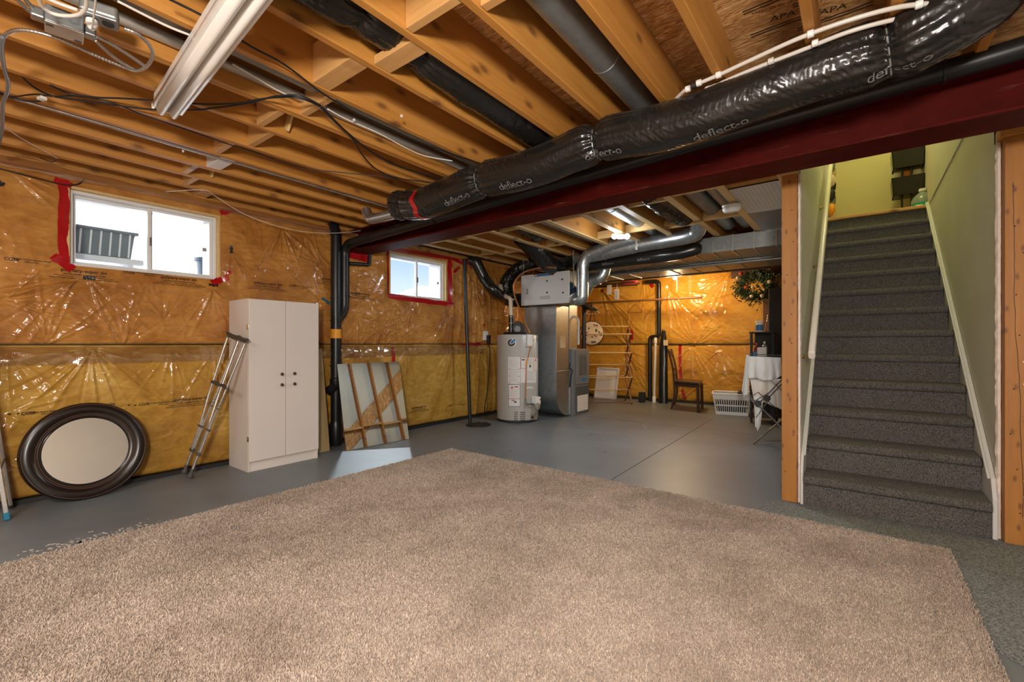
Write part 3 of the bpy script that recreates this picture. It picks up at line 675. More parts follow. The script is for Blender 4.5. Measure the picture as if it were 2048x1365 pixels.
# ================================================================ stairs
SX0, SX1 = -.29, .59
NR = 13; RISE = 2.58 / NR; RUN = 3.0 / 12; SY = 3.61
stair = thing('staircase', (.15, SY, 0), 'grey-brown carpeted staircase rising between two drywalled sides', 'staircase')
for i in range(NR - 1):
    y = SY + i * RUN; z0, z1 = i * RISE, (i + 1) * RISE; n = .028
    prof = [(y, z0), (y, z1 - .075), (y + .010, z1 - .062), (y + .008, z1 - .054)]
    for k in range(9):
        a = -PI / 2 - PI * k / 8; prof.append((y - .008 + .026 * math.cos(a), z1 - .027 + .027 * math.sin(a)))
    prof += [(y + RUN + .03, z1), (y + RUN + .03, z0)]
    m = MB().prism([(SX0, p[0], p[1]) for p in prof], (0, 0, 0), (SX1 - SX0, 0, 0))
    m.build('step', M['stair_carpet'], stair, smooth=True, angle=.9)
y = SY + 12 * RUN
MB().box(SX0, SX1, y, y + .05, 12 * RISE, 2.545).build('top_riser', M['stair_carpet'], stair)
MB().box(SX0 - .02, SX1 + .02, y - .03, y + .07, 2.545, 2.582).build('landing_nosing', M['block_wood'], stair, bevel=.008)
def skirt(x0, x1):
    s0 = SY - .015; sl = RISE / RUN
    top = lambda yy: RISE + .10 + sl * (yy - SY)
    poly = [(x0, s0, 0), (x0, s0, RISE + .02), (x0, s0 + .05, top(s0 + .05)), (x0, SY + 12 * RUN + .02, top(SY + 12 * RUN) - .06), (x0, SY + 12 * RUN + .02, 2.2), (x0, SY + .35, 0)]
    m = MB().prism(poly, (0, 0, 0), (x1 - x0, 0, 0)); o = m.build('skirt_board', M['white_trim'], stair, bevel=.004)
    xm = x0 if x0 > 0 else x1
    MB().bar((x0 - .006 if x0 > 0 else x1 + .004, s0 + .06, top(s0 + .06) - .012), (x0 - .006 if x0 > 0 else x1 + .004, SY + 12 * RUN, top(SY + 12 * RUN) - .075), .012, .012).build('skirt_bead', M['white_trim'], o, bevel=.003)
skirt(SX1 + .001, SX1 + .022); skirt(SX0 - .018, SX0 - .001)
# walls of the stairwell
LX = SX0 - .02          # drywall face on the left
RX = SX1 + .024
wsl = st(MB().box(LX - .014, LX, 3.655, 7.6, 0, 4.95), 'wall_stair_left', M['stair_wall'], 'olive-tinted drywall on the left of the stairs')
wsr = MB().box(RX, RX + .014, 3.655, 6.65, 0, 2.60).box(RX + .012, RX + .03, 3.655, 7.6, 2.56, 4.95)
wsr = st(wsr, 'wall_stair_right', M['stair_wall'], 'olive-tinted drywall on the right of the stairs with a ledge at floor level')
MB().box(RX - .008, RX + .03, 3.70, 6.62, 2.585, 2.612).build('ledge_trim', M['stair_wall'], wsr, bevel=.003)
# ragged plaster edges facing the room
def ragged(x0, x1, name, par):
    g = []; rg = random.Random(int(x0 * 100) + 50)
    for z in np.arange(0.0, 2.26, .03):
        j = rg.uniform(0, .010); g.append([(x0 - rg.uniform(0, .006), 3.652 - j * .3, z), (x0 + .004, 3.640 - j, z), (x1 - .003, 3.640 - j * .5, z), (x1 + rg.uniform(0, .003), 3.655, z)])
    MB().grid(g).build(name, M['plaster_edge'], par)
ragged(LX - .016, LX + .001, 'plaster_edge', wsl); ragged(RX - .001, RX + .018, 'plaster_edge', wsr)
st(MB().box(-.45, .85, 7.6, 7.7, 2.4, 4.95), 'wall_landing', M['landing_wall'], 'olive yellow wall behind the stair landing')
st(MB().box(LX, RX + .02, SY + 12 * RUN + .05, 7.6, 2.50, 2.58), 'floor_landing', M['block_wood'], 'small wooden landing at the head of the stairs')
st(MB().box(-.5, .85, 3.5, 7.7, 4.95, 5.05).box(-.5, .85, 3.52, 3.62, 2.60, 4.95), 'ceiling_stairwell', M['landing_wall'], 'plain ceiling and header over the stairwell')
st(MB().box(LX, LX + .012, 6.63, 6.70, 2.58, 4.7), 'trim_1', M['white_trim'], 'white door casing at the left of the stair landing', bevel=.003)
# studs of the left stair wall, seen from the far room and in the mirror
PW = [(LX - .105, LX - .016)]
ws = thing('stud_wall', (LX - .06, 5.2, 0), 'open pine stud wall closing the side of the stairs, seen in the leaning mirror', 'wall frame', kind='structure')
for y in (4.25, 4.66, 5.07, 5.48, 5.89, 6.30, 6.71, 7.12, 7.53, 7.94, 8.35): MB().box(LX - .105, LX - .016, y - .019, y + .019, .04, 2.31).build('stud', M['post_wood'], ws, bevel=.003, seg=1)
for i, y in enumerate((4.25, 4.66, 5.07, 5.48, 5.89, 6.30, 6.71, 7.12)): MB().box(LX - .100, LX - .05, y + .019, y + .391, .82 + .03 * (i % 2), .86 + .03 * (i % 2)).build('girt', M['block_wood'], ws)
MB().box(LX - .105, LX - .016, 3.75, 8.4, 0, .038).build('sole_plate', M['rack_wood'], ws); MB().box(LX - .105, LX - .016, 3.75, 8.4, 2.30, 2.338).build('top_plate', M['rack_wood'], ws)
for k in range(4): MB().bar((LX - .03, 3.75 + k * .75, .15 + k * .60), (LX - .03, 4.5 + k * .75, .75 + k * .60), .015, .28, (0, -.6, .75)).build('stringer_board', M['osb'], ws)
# ---- posts beside the stair opening
tag(MB().box(LX - .108, LX - .018, 3.615, 3.655, 0, 2.235).build('wooden_post', M['post_wood'], None, bevel=.003), 'knotty orange stud post at the left edge of the stair opening', 'post')
tag(MB().box(RX + .019, RX + .112, 3.575, 3.655, 0, 2.20).build('wooden_post', M['post_wood'], None, bevel=.003), 'knotty cracked stud post at the right edge of the stair opening', 'post')
wp = [o for o in bpy.data.objects if o.name.startswith('wooden_post')]
ck = MB(); zz = 1.95; xx = RX + .050
pts = []
while zz > .1: pts.append((xx, 3.5745, zz)); zz -= .05; xx += random.uniform(-.002, .0065) * .8
ck.tube(pts, .0016, 5); ck.build('crack', M['dark_wood'], wp[1])
pp = MB()
for k in range(40):
    z = random.uniform(.1, 1.1); x = RX + .108; pp.lathe([(random.uniform(.003, .009), 0), (.001, .002)], (x - random.random() ** 2 * .02, 3.5745, z), (0, -1, 0), 6)
pp.build('plaster_smear', M['plaster_edge'], wp[1])['kind'] = 'stuff'
nl = MB()
for o_, x0 in ((0, LX - .108), (1, RX + .019)):
    nl = MB()
    for k in range(9): nl.lathe([(.004, 0), (.003, .0015)], (x0 + .02 + random.random() * .05, (3.6145, 3.5745)[o_], .2 + k * .22 + random.uniform(-.05, .05)), (0, -1, 0), 6)
    nl.build('nail_heads', M['black_matt'], wp[o_])['kind'] = 'stuff'
tag(MB().box(LX - .13, LX + .0, 3.56, 3.70, 2.236, 2.262).box(LX - .10, LX - .02, 3.55, 3.60, 2.262, 2.30).build('shim_block', M['strap_wood'], None, bevel=.002), 'rough pale shim block on top of the left stair post', 'block')
tag(MB().box(RX - .0, RX + .15, 3.56, 3.70, 2.20, 2.33).build('lintel_block', M['joist_wood'], None, bevel=.003), 'rough timber block over the right stair post', 'block')
st(MB().box(RX + .125, 1.6, 3.60, 3.66, 0, 2.33), 'wall_stub', M['drywall'], 'drywall strip at the right edge beyond the cracked post')
# ---- handrail
hr = thing('handrail', (-.24, 3.62, 0), 'white wooden handrail on brass brackets along the left stair wall', 'handrail')
HX = LX + .062; sl = RISE / RUN
h0 = Vector((HX, 3.66, 1.00)); h1 = h0 + Vector((0, 2.75, 2.75 * sl))
d = (h1 - h0).normalized(); up = Vector((1, 0, 0)).cross(d)
prof = []
for k in range(16):
    a = 2 * PI * k / 16; prof.append((.021 * math.copysign(abs(math.cos(a)) ** .6, math.cos(a)), .034 * math.copysign(abs(math.sin(a)) ** .6, math.sin(a))))
MB().prism([h0 + Vector((p[0], 0, 0)) + up * p[1] for p in prof], (0, 0, 0), h1 - h0).build('rail', M['enamel_white'], hr, smooth=True, bevel=.006)
for t in (.12, 1.35, 2.5):
    c = h0 + d * t - up * .04
    MB().tube(catmull([c + Vector((-.055, 0, -.05)), c + Vector((-.03, 0, -.045)), c + Vector((-.005, 0, -.02)), c + Vector((0, 0, 0))], 5), .006, 8).lathe([(.02, 0), (.018, .006), (.007, .012)], c + Vector((-.061, 0, -.05)), (1, 0, 0), 16).build('bracket', M['brass'], hr, smooth=True)
# ---- carpets on the floor
def slab_edge(poly, z0, z1, step, jag, seed):
    rg = random.Random(seed); out = []
    for i in range(len(poly)):
        a, b = Vector(poly[i]), Vector(poly[(i + 1) % len(poly)]); n = max(1, int((b - a).length / step))
        for k in range(n):
            p = a + (b - a) * k / n; out.append((p.x + rg.uniform(-jag, jag), p.y + rg.uniform(-jag, jag)))
    return out
def slab(poly, z0, z1, step, jag, seed):
    pts = slab_edge([(p[0], p[1], 0) for p in poly], z0, z1, step, jag, seed); n = len(pts)
    m = MB(); m.add([(p[0], p[1], z0) for p in pts] + [(p[0], p[1], z1) for p in pts], [tuple(range(n, 2 * n))] + [(i, (i + 1) % n, (i + 1) % n + n, i + n) for i in range(n)])
    return m
e1, e2 = P(1985, 1300, z=0), P(2048, 1335, z=0)
dm = (e2 - e1).normalized(); e3 = e1 + dm * 1.05; e0 = e1 - dm * .5
mat = slab([(-.475, 3.57), (-.53, 3.20), (.1, 3.0), (e0.x, e0.y), (e3.x, e3.y), (1.55, 3.56), (.62, 3.555), (-.30, 3.585)], .0005, .008, .03, .004, 5)
tag(mat.build('grey_carpet_runner', M['grey_mat']), 'grey flat-woven carpet offcut at the foot of the stairs', 'carpet')
pa_, pb_ = P(905, 902, z=0), P(1890, 1105, z=0)
rug_poly = [(pa_.x, pa_.y), (pb_.x, pb_.y), (pb_.x + .03, -2.3), (pa_.x - .06, -2.3)]
rug = tag(slab(rug_poly, .0, .016, .012, .004, 6).build('beige_rug', M['beige_pile']), 'large beige cut-pile carpet covering the middle of the floor', 'rug')
# cut pile: one mesh of short bent tufts where the camera can look, more of them the nearer they are
def pile():
    rs = np.random.RandomState(4); N = 640000
    x = rs.uniform(rug_poly[0][0] - .02, rug_poly[1][0] + .02, N); y = rs.uniform(-.7, rug_poly[0][1] + .004, N)
    yl = rug_poly[0][1] + (rug_poly[1][1] - rug_poly[0][1]) * (x - rug_poly[0][0]) / (rug_poly[1][0] - rug_poly[0][0])
    fw = -.6064 * x + .7952 * y; rt = .7952 * x + .6064 * y
    k = (fw > 1.15) & (np.abs(rt) < fw * 1.2 + .6) & (y < yl + .003) & (rs.rand(N) < np.clip(2.6 / fw, .32, 1) ** 1.3)
    x, y, fw = x[k], y[k], fw[k]; n = len(x); sc_ = np.clip(fw / 2.2, .8, 2.0) ** .7
    a = rs.uniform(0, 2 * PI, n); lean = rs.uniform(.1, .8, n); h = rs.uniform(.007, .013, n) * sc_ ** .3; w = rs.uniform(.0017, .0030, n) * sc_
    ca, sa = np.cos(a), np.sin(a); b = a + rs.uniform(-.8, .8, n); cb, sb = np.cos(b), np.sin(b)
    z0 = .0135
    base = np.stack([x, y, np.full(n, z0)], 1); side = np.stack([-sa * w, ca * w, 0 * w], 1)
    mid = base + np.stack([cb * lean * h * .4, sb * lean * h * .4, h * .65], 1); tip = base + np.stack([cb * lean * h * 1.1, sb * lean * h * 1.1, h], 1)
    V = np.stack([base - side, base + side, mid + side * .9, mid - side * .9, tip + side * .35, tip - side * .35], 1).reshape(-1, 3)
    i0 = np.arange(n)[:, None] * 6; q = np.concatenate([i0 + np.array([[0, 1, 2, 3]]), i0 + np.array([[3, 2, 4, 5]])], 1).reshape(-1, 4)
    me = bpy.data.meshes.new('pile'); me.vertices.add(len(V)); me.vertices.foreach_set('co', V.reshape(-1).astype('f')); me.loops.add(q.size); me.loops.foreach_set('vertex_index', q.reshape(-1).astype('i'))
    me.polygons.add(len(q)); me.polygons.foreach_set('loop_start', np.arange(0, q.size, 4).astype('i')); me.polygons.foreach_set('loop_total', np.full(len(q), 4, 'i')); me.update(calc_edges=True)
    me.materials.append(M['beige_pile']); o = bpy.data.objects.new('pile', me); COL.objects.link(o); o.parent = rug; o['kind'] = 'stuff'; print('tufts', n)
pile()
# ---- things on the landing
cx, cy = P(1815, 400, y=7.25).x, 7.25
cart = thing('landing_caddy', (cx, cy, 2.58), 'black two-tub caddy on a pole with loop handle on the stair landing', 'caddy')
zt = lambda v: P(1815, v, y=cy).z
MB().tube(fillet([(cx - .055, cy - .06, 2.60), (cx - .055, cy - .06, zt(290)), (cx + .03, cy - .06, zt(290) + .0), (cx + .03, cy - .06, 2.60)], .05, 8), .011, 10).build('handle', M['black_gloss'], cart, smooth=True)
MB().box(cx - .16, cx + .16, cy - .10, cy + .12, 2.58, 2.60).build('base', M['black_gloss'], cart, bevel=.008)
for v0, v1 in ((302, 338), (357, 392)):
    za, zb = zt(v1), zt(v0); w = .155
    m = MB().prism([(cx - w * .9, cy - .10, za), (cx + w * .9, cy - .10, za), (cx + w, cy - .12, zb), (cx - w, cy - .12, zb)], (0, 0, 0), (0, .012, 0))
    m.prism([(cx - w * .9, cy + .12, za), (cx + w * .9, cy + .12, za), (cx + w, cy + .14, zb), (cx - w, cy + .14, zb)], (0, 0, 0), (0, .012, 0))
    for s in (-1, 1): m.prism([(cx + s * w * .9, cy - .10, za), (cx + s * w * .9, cy + .13, za), (cx + s * w, cy + .15, zb), (cx + s * w, cy - .12, zb)], (0, 0, 0), (-s * .01, 0, 0))
    m.box(cx - w * .9, cx + w * .9, cy - .1, cy + .13, za, za + .01)
    m.build('tub', M['black_gloss'], cart)
def bottle(name, x, y, z, r, h, mat, cap, label, neck=.4, group=None):
    t = thing(name, (x, y, z), label, 'bottle', group)
    MB().lathe([(r * .92, 0), (r, h * .04), (r, h * .62), (r * .85, h * .74), (r * neck, h * .82), (r * neck, h * .9)], (x, y, z), n=20).build('bottle_body', M[mat], t, smooth=True)
    MB().lathe([(r * neck * 1.15, h * .88), (r * neck * 1.1, h), (0, h)], (x, y, z), n=16).build('cap', M[cap], t, smooth=True)
    return t
zu = zt(337) + .012; zl = zt(391) + .012
bottle('spray_bottle', cx - .10, cy + .02, zu, .045, .30, 'vinyl_white', 'blue_rubber', 'white bottle with blue band standing in the upper caddy tub')
bottle('cleaner_bottle', cx + .0, cy + .06, zu, .04, .33, 'yellow_label', 'leaf_green', 'yellow bottle with green cap in the upper caddy tub')
bottle('detergent_bottle', cx + .10, cy + .03, zu, .05, .36, 'vinyl_white', 'red_print', 'white bottle with red cap in the upper caddy tub')
for k, x in enumerate((-.09, .0, .085)):
    tag(MB().box(cx + x - .04, cx + x + .04, cy - .02, cy + .07, zl, zt(342)).build('tissue_pack', M['orange_print' if k == 1 else 'yellow_label' if k == 3 else 'cable_white'], bevel=.01), ('pale packet at the left in the lower caddy tub', 'orange packet in the middle of the lower caddy tub', 'pale packet at the right in the lower caddy tub')[k], 'packet')
jx = P(1845, 390, y=7.0).x
j = thing('detergent_jug', (jx, 7.0, 2.58), 'clear round jug half full of green liquid by the landing edge', 'jug')
MB().lathe([(.085, 0), (.10, .02), (.10, .11)], (jx, 7.0, 2.585), n=24).build('liquid', M['green_liquid'], j, smooth=True)
MB().lathe([(.101, .105), (.098, .15), (.07, .20), (.03, .235), (.03, .25)], (jx, 7.0, 2.585), n=24).build('jug_body', M['clear_plastic'], j, smooth=True)
MB().lathe([(.034, .245), (.034, .275), (0, .275)], (jx, 7.0, 2.585), n=16).build('cap', M['plastic_white'], j, smooth=True)
MB().box(jx - .07, jx - .01, 6.885, 6.90, 2.60, 2.66).build('paper_label', M['paper_white'], j)
# hanging organiser on the left wall of the landing
og = thing('hanging_organizer', (LX + .03, 7.2, 3.2), 'clear pocket organizer with small items hung at the left of the landing', 'organizer')
MB().box(LX + .001, LX + .008, 6.95, 7.45, 2.66, 3.6).build('backing', M['cable_white'], og)
cols = ('yellow_label', 'black_matt', 'floral_cloth', 'bin_grey', 'black_matt', 'cardboard')
for k, z in enumerate((2.72, 2.90, 3.08, 3.26, 3.42)):
    for q, y in enumerate((7.05, 7.30)):
        MB().lathe([(.02, 0), (.04, .03), (.045, .10), (.03, .14), (0, .15)], (LX + .04, y, z), n=10).build('pocket_item', M[cols[(k + q * 2) % 6]], og, smooth=True)
wf = MB()
c = P(1752, 300, y=7.58)
rk = thing('wall_rack', (c.x, 7.58, c.z), 'thin dark rack on the landing wall just under the beam', 'rack')
MB().tube([P(1680, 320, y=7.57), P(1733, 305, y=7.57)], .012, 6).build('bar', M['black_matt'], rk)
for k in range(5): MB().lathe([(.02, 0), (.03, .03), (.02, .06)], P(1690 + k * 10, 314 - k * 2.6, y=7.56) , n=8).build('hook', M['paper_white' if k % 2 else 'black_matt'], rk, smooth=True)
# ================================================================ under the joists
st(MB().box(1.75, 1.9, 3.5, 9.0, -.2, 5.0).box(-.42, 1.9, 8.75, 8.9, 2.3, 5.0).box(.8, 1.9, 3.5, 3.62, 2.33, 5.0), 'wall_sun_block', M['concrete'], 'unseen walls added beyond the stairs to stop the sun leaking in')  # added out of view to keep the sun off the far room
def resample(path, n):
    path = [Vector(p) for p in path]; L = [0]
    for a, b in zip(path, path[1:]): L.append(L[-1] + (b - a).length)
    out = []; j = 0
    for i in range(n):
        s = L[-1] * i / (n - 1)
        while j < len(L) - 2 and L[j + 1] < s: j += 1
        t = (s - L[j]) / max(1e-9, L[j + 1] - L[j]); out.append(path[j].lerp(path[j + 1], t))
    return out, L[-1]
class Flex:
    """a flexible duct sleeve: wrinkled skin round a path, pinched where it is hung"""
    def __init__(s, ctrl, r, seed, pinch=(), wr=1.0, step=.010, nang=72, ends=(1, 1), up=(0, 0, 1), swell=.0, smoothk=10):
        path = catmull(ctrl, smoothk); n0 = 400
        _, L = resample(path, 10); s.n = max(12, int(L / step)); s.pts, s.L = resample(path, s.n); s.r = r
        s.fr = []; u = Vector(up)
        for i, p in enumerate(s.pts):
            t = (s.pts[min(i + 1, s.n - 1)] - s.pts[max(i - 1, 0)]).normalized(); u = (u - t * u.dot(t)).normalized(); s.fr.append((t.cross(u), u.copy()))
        S = np.linspace(0, s.L, s.n)[:, None]; TH = (np.arange(nang) * 2 * PI / nang)[None]
        cx, cz = np.cos(TH), np.sin(TH)
        R = r * (1 + .06 * fnoise(S * 5 + 0 * cx, cx * 1.5 + cz * 2.1, seed, 2))
        for q, dpt in pinch:
            R = R - dpt * r * np.exp(-((S - q) / .035) ** 2) * (1 + .3 * cz)
            w = np.exp(-np.abs(S - q) / .14)
            R = R + .045 * r * w * np.sin(TH * 17 + 4 * fnoise(S * 3, cx * 2, seed + 3, 1) + np.sign(S - q) * 1.0) * wr
        a = fnoise(S * 46 + cz * 4.5 + cx * 3, cx * 2.0 + cz * 1.6 + S * 2, seed + 7, 2); R = R + r * .036 * wr * np.clip(1 - np.abs(a) * 3.4, 0, 1) ** 1.5 * np.clip(fnoise(S * 6, cx * 1.6 + cz, seed + 9, 2) * 3 + .6, .12, 1)
        b = fnoise(S * 100 + cx * 5 - cz * 4, cz * 3 + cx * 3, seed + 13, 1); R = R + r * .010 * wr * np.clip(1 - np.abs(b) * 3.2, 0, 1)
        e = np.minimum(S / .06, 1) if ends[0] else 1; R = R * (np.sqrt(np.clip(e, .05, 1)) if ends[0] else 1)
        e = np.minimum((s.L - S) / .06, 1) if ends[1] else 1; R = R * (np.sqrt(np.clip(e, .05, 1)) if ends[1] else 1)
        if swell: R = R * (1 + swell * np.clip((S - s.L * .72) / (s.L * .2), 0, 1) ** 2)
        s.R = R; s.nang = nang
    def at(s, q, th, lift=0):
        f = max(0, min(s.n - 1.001, q / s.L * (s.n - 1))); i = int(f); t = f - i; k = (th % (2 * PI)) / (2 * PI) * s.nang; k0 = int(k) % s.nang; k1 = (k0 + 1) % s.nang; kt = k - int(k)
        rr_ = lambda ii: s.R[ii, k0] * (1 - kt) + s.R[ii, k1] * kt
        def pos(ii): o, u = s.fr[ii]; return s.pts[ii] + (o * math.cos(th) + u * math.sin(th)) * (rr_(ii) + lift)
        return pos(i).lerp(pos(i + 1), t)
    def mesh(s):
        m = MB(); n = s.nang
        for i in range(s.n):
            o, u = s.fr[i]
            for k in range(n):
                a = 2 * PI * k / n; m.v.append(tuple(s.pts[i] + (o * math.cos(a) + u * math.sin(a)) * s.R[i, k]))
        for i in range(s.n - 1):
            for k in range(n): k2 = (k + 1) % n; m.f.append((i * n + k, i * n + k2, (i + 1) * n + k2, (i + 1) * n + k))
        m.f.append(tuple(range(n))[::-1]); m.f.append(tuple((s.n - 1) * n + k for k in range(n))); return m
    def lettering(s, mb, txt, size, q, th, flip=1):
        vs, fs = text_mesh(txt, size, spacing=.95)
        mb.add([s.at(q + flip * v[0], th + flip * v[1] / s.r, .006) for v in vs], fs)
    def ring(s, mb, q, lift=.002, rad=.004, n=30, tail=None):
        pts = [s.at(q, 2 * PI * k / n, lift) for k in range(n)]; mb.tube(pts, rad, 6, closed=True)
        if tail: mb.tube([s.at(q, PI / 2, 0), s.at(q, PI / 2, 0) + Vector((0, 0, tail))], rad, 6)
# --- the long black sleeve in front of the beam
DY = 2.36
pix = [(788, 412), (815, 410), (850, 407), (900, 388), (965, 361), (1061, 338), (1195, 284), (1300, 262), (1400, 234), (1500, 196), (1600, 157), (1700, 122), (1780, 98)]
ctrl = [P(u, v, y=DY) for u, v in pix]
e = ctrl[-1]; ctrl += [e + Vector((.13, -.02, .03)), e + Vector((.25, -.02, .10)), e + Vector((.31, -.02, .22)), e + Vector((.33, -.02, .34))]
def q_of(fx, u):
    best = min(range(fx.n), key=lambda i: abs((lambda p: (1024 + 907 * (.7952 * p.x + .6064 * p.y) / (-.6064 * p.x + .7952 * p.y)))(fx.pts[i]) - u)); return fx.L * best / (fx.n - 1)
fx0 = Flex(ctrl, .105, 3); pq = [q_of(fx0, u) for u in (812, 965, 1196, 1775)]
main = Flex(ctrl, .114, 3, pinch=[(pq[0], .18), (pq[1], .24), (pq[2], .27), (pq[3], .27)], wr=1.0, step=.0042, nang=140, swell=.22)
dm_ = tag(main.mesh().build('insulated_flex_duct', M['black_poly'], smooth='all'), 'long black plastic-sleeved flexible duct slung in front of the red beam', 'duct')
tx = MB()
for u, th in ((925, -.95), (1042, -.98), (1216, -1.02), (1440, -1.28), (1790, -1.18)): tx = MB(); main.lettering(tx, 'deflect-o', .05 if u > 1700 else .072, q_of(main, u), th); tx.build('sleeve_print', M['duct_print'], dm_)
for u in (966, 1197, 1776):
    m = MB(); main.ring(m, q_of(main, u), .001, .0035, tail=.05); m.build('hanger_strap', M['dull_zinc'], dm_)
q = q_of(main, 848); m = MB(); g = []
for k in range(31):
    th = -1.9 + 2.6 * k / 30; g.append([main.at(q + w + .012 * math.sin(k * .5), th, .003) for w in (-.022, 0, .022)])
m.grid(g).build('red_tape', M['red_tape'], dm_, smooth='all')
# --- black sleeve up in a joist bay
bx = -1.598
fx = Flex([(bx, .05, 2.44), (bx, .8, 2.445), (bx + .01, 1.10, 2.462), (bx, 1.36, 2.462), (bx + .01, 1.7, 2.435), (bx, 2.55, 2.43), (bx, 3.0, 2.43)], .113, 11, pinch=[(1.02, .2), (1.36, .12)], wr=1.25, step=.007, nang=96)
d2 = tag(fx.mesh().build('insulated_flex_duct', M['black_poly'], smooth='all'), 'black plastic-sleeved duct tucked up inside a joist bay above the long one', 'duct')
tx = MB(); fx.lettering(tx, 'deflect-o', .05, 1.62, PI + .95 + PI, 1); 
tx = MB()
vs, fs = text_mesh('deflect-o', .05, spacing=.95); tx.add([fx.at(1.72 + v[0], -2.15 + v[1] / fx.r + PI * 0, .002) for v in vs], fs)
tx.build('sleeve_print', M['duct_print'], d2)
# --- galvanised round pipes in the bays
def pipe(name, pts, r, mat, label, cat='duct', seams=(), n=28, rad=.06, group=None, bead=1.03):
    path = fillet(pts, rad, 8) if rad else [Vector(p) for p in pts]
    o = tag(MB().tube(path, r, n).build(name, M[mat], smooth=True), label, cat, group)
    pp, L = resample(path, 60)
    for sfr in seams:
        i = min(58, max(1, int(sfr * 59))); t = (pp[i + 1] - pp[i - 1]).normalized(); c = pp[i]
        MB().lathe([(r * .99, -.008), (r * bead, -.006), (r * bead, .006), (r * .99, .008)], c, t, n).build('joint_band', M[mat], o, smooth=True)
    return o
pipe('round_duct', [(-.965, -.6, 2.455), (-.965, 3.05, 2.455)], .075, 'dull_zinc', 'dull galvanized round duct in the joist bay nearest the strand board', seams=(.72,), rad=0)
pipe('round_duct', [(-2.235, -.6, 2.455), (-2.235, 3.05, 2.455)], .068, 'dull_zinc', 'galvanized round duct in the joist bay beside the light fixture', seams=(.4, .75), rad=0)
pipe('drain_line', [(-2.385, -.4, 2.40), (-2.385, 2.9, 2.42)], .024, 'steel_plate', 'narrow grey pipe running beside the round duct in the joist bay', 'pipe', rad=0)
pipe('round_duct', [P(735, 442, y=2.42) + Vector((-.02, 0, .10)), P(738, 440, y=2.42), P(805, 424, y=2.42)], .042, 'galvanized', 'short shiny elbow duct feeding the left end of the black sleeve', seams=(.3,), rad=.05)
pipe('steel_conduit', [(-3.425, .30, 2.335), (-3.425, 3.0, 2.335)], .0105, 'bright_zinc', 'bright thin steel conduit clipped along a joist left of the light fixture', 'conduit', seams=(.16,), rad=0, bead=1.35)
# --- black drain pipes
pipe('drain_pipe', [(1.0, 2.80, 2.52), (.72, 2.80, 2.335), (.55, 2.80, 2.315), (-1.2, 2.80, 2.255), (-4.34, 2.80, 2.155), (-4.41, 2.80, 2.08), (-4.41, 2.80, 1.44), (-4.41, 2.70, 1.31)], .046, 'abs_black', 'black plastic drain running along the beam and down into the wall stack', 'pipe', seams=(.12, .66, .80, .955), rad=.07, bead=1.14)
stk = pipe('drain_stack', [(-4.47, 2.70, 2.36), (-4.415, 2.70, 2.26), (-4.415, 2.70, 0)], .053, 'abs_black', 'tall black plastic drain stack on the left wall with an orange label', 'pipe', seams=(.06, .35, .45, .63, .66), rad=.06, bead=1.13)
p = P(672, 668, x=-4.415)
MB().lathe([(.0545, -.048), (.0545, .048)], (-4.415, 2.70, p.z), n=28).build('orange_label', M['yellow_label'], stk, smooth=True)
MB().lathe([(.053, 0), (.062, .02), (.062, .09), (.053, .1)], (-4.415, 2.70, 0.62), n=28).lathe([(.05, -.045), (.05, .045)], (-4.405, 2.64, .60), (0, 1, .6), 20).build('cleanout', M['abs_black'], stk, smooth=True)
MB().lathe([(.053, 0), (.066, .02), (.066, .22), (.053, .26)], (-4.415, 2.70, 0.0), n=28).build('floor_coupling', M['abs_black'], stk, smooth=True)
pipe('trap_pipe', [P(698, 527, x=-4.40), P(738, 530, x=-4.40), P(740, 500, x=-4.40)], .020, 'abs_black', 'short black trap pipe hooked below the end of the beam', 'pipe', rad=.03)
tape_piece(pl(697, 508), pl(733, 518), .10)
# --- white plastic water lines
def tubes(name, ctrl, r, mat, label, cat, group=None, n=8, k=8):
    return tag(MB().tube(catmull(ctrl, k), r, n).build(name, M[mat], smooth='all'), label, cat, group)
PX = [[(1345, 206), (1362, 188), (1380, 175), (1440, 149), (1500, 121), (1600, 76), (1700, 40), (1800, 14), (1885, 6)], [(1385, 196), (1410, 180), (1440, 167), (1500, 141), (1600, 102), (1700, 63), (1800, 37), (1870, 31)]]
for j, pts in enumerate(PX):
    w = tubes('water_line', [P(u, v, z=2.312) for u, v in pts], .0088, 'pex_white', ('upper of two white plastic water lines strapped under the joists', 'lower of two white plastic water lines just above the black sleeve')[j], 'pipe', n=12)
    for (u, v, mt) in (((1398, 166, 'plastic_white'), (1387, 171, 'black_matt'), (1376, 178, 'plastic_white'), (1437, 150, 'plastic_white'), (1621, 68, 'plastic_white'), (1838, 9, 'plastic_white')), ((1416, 178, 'plastic_white'), (1406, 183, 'black_matt'), (1542, 122, 'label_pale'), (1630, 86, 'plastic_white')))[j]:
        c = P(u, v, z=2.312); MB().lathe([(.011, -.012), (.0145, -.010), (.0145, .010), (.011, .012)], c, (1, 0, 0), 14).build('pipe_clip', M.get(mt, M['pex_white']), w, smooth=True)
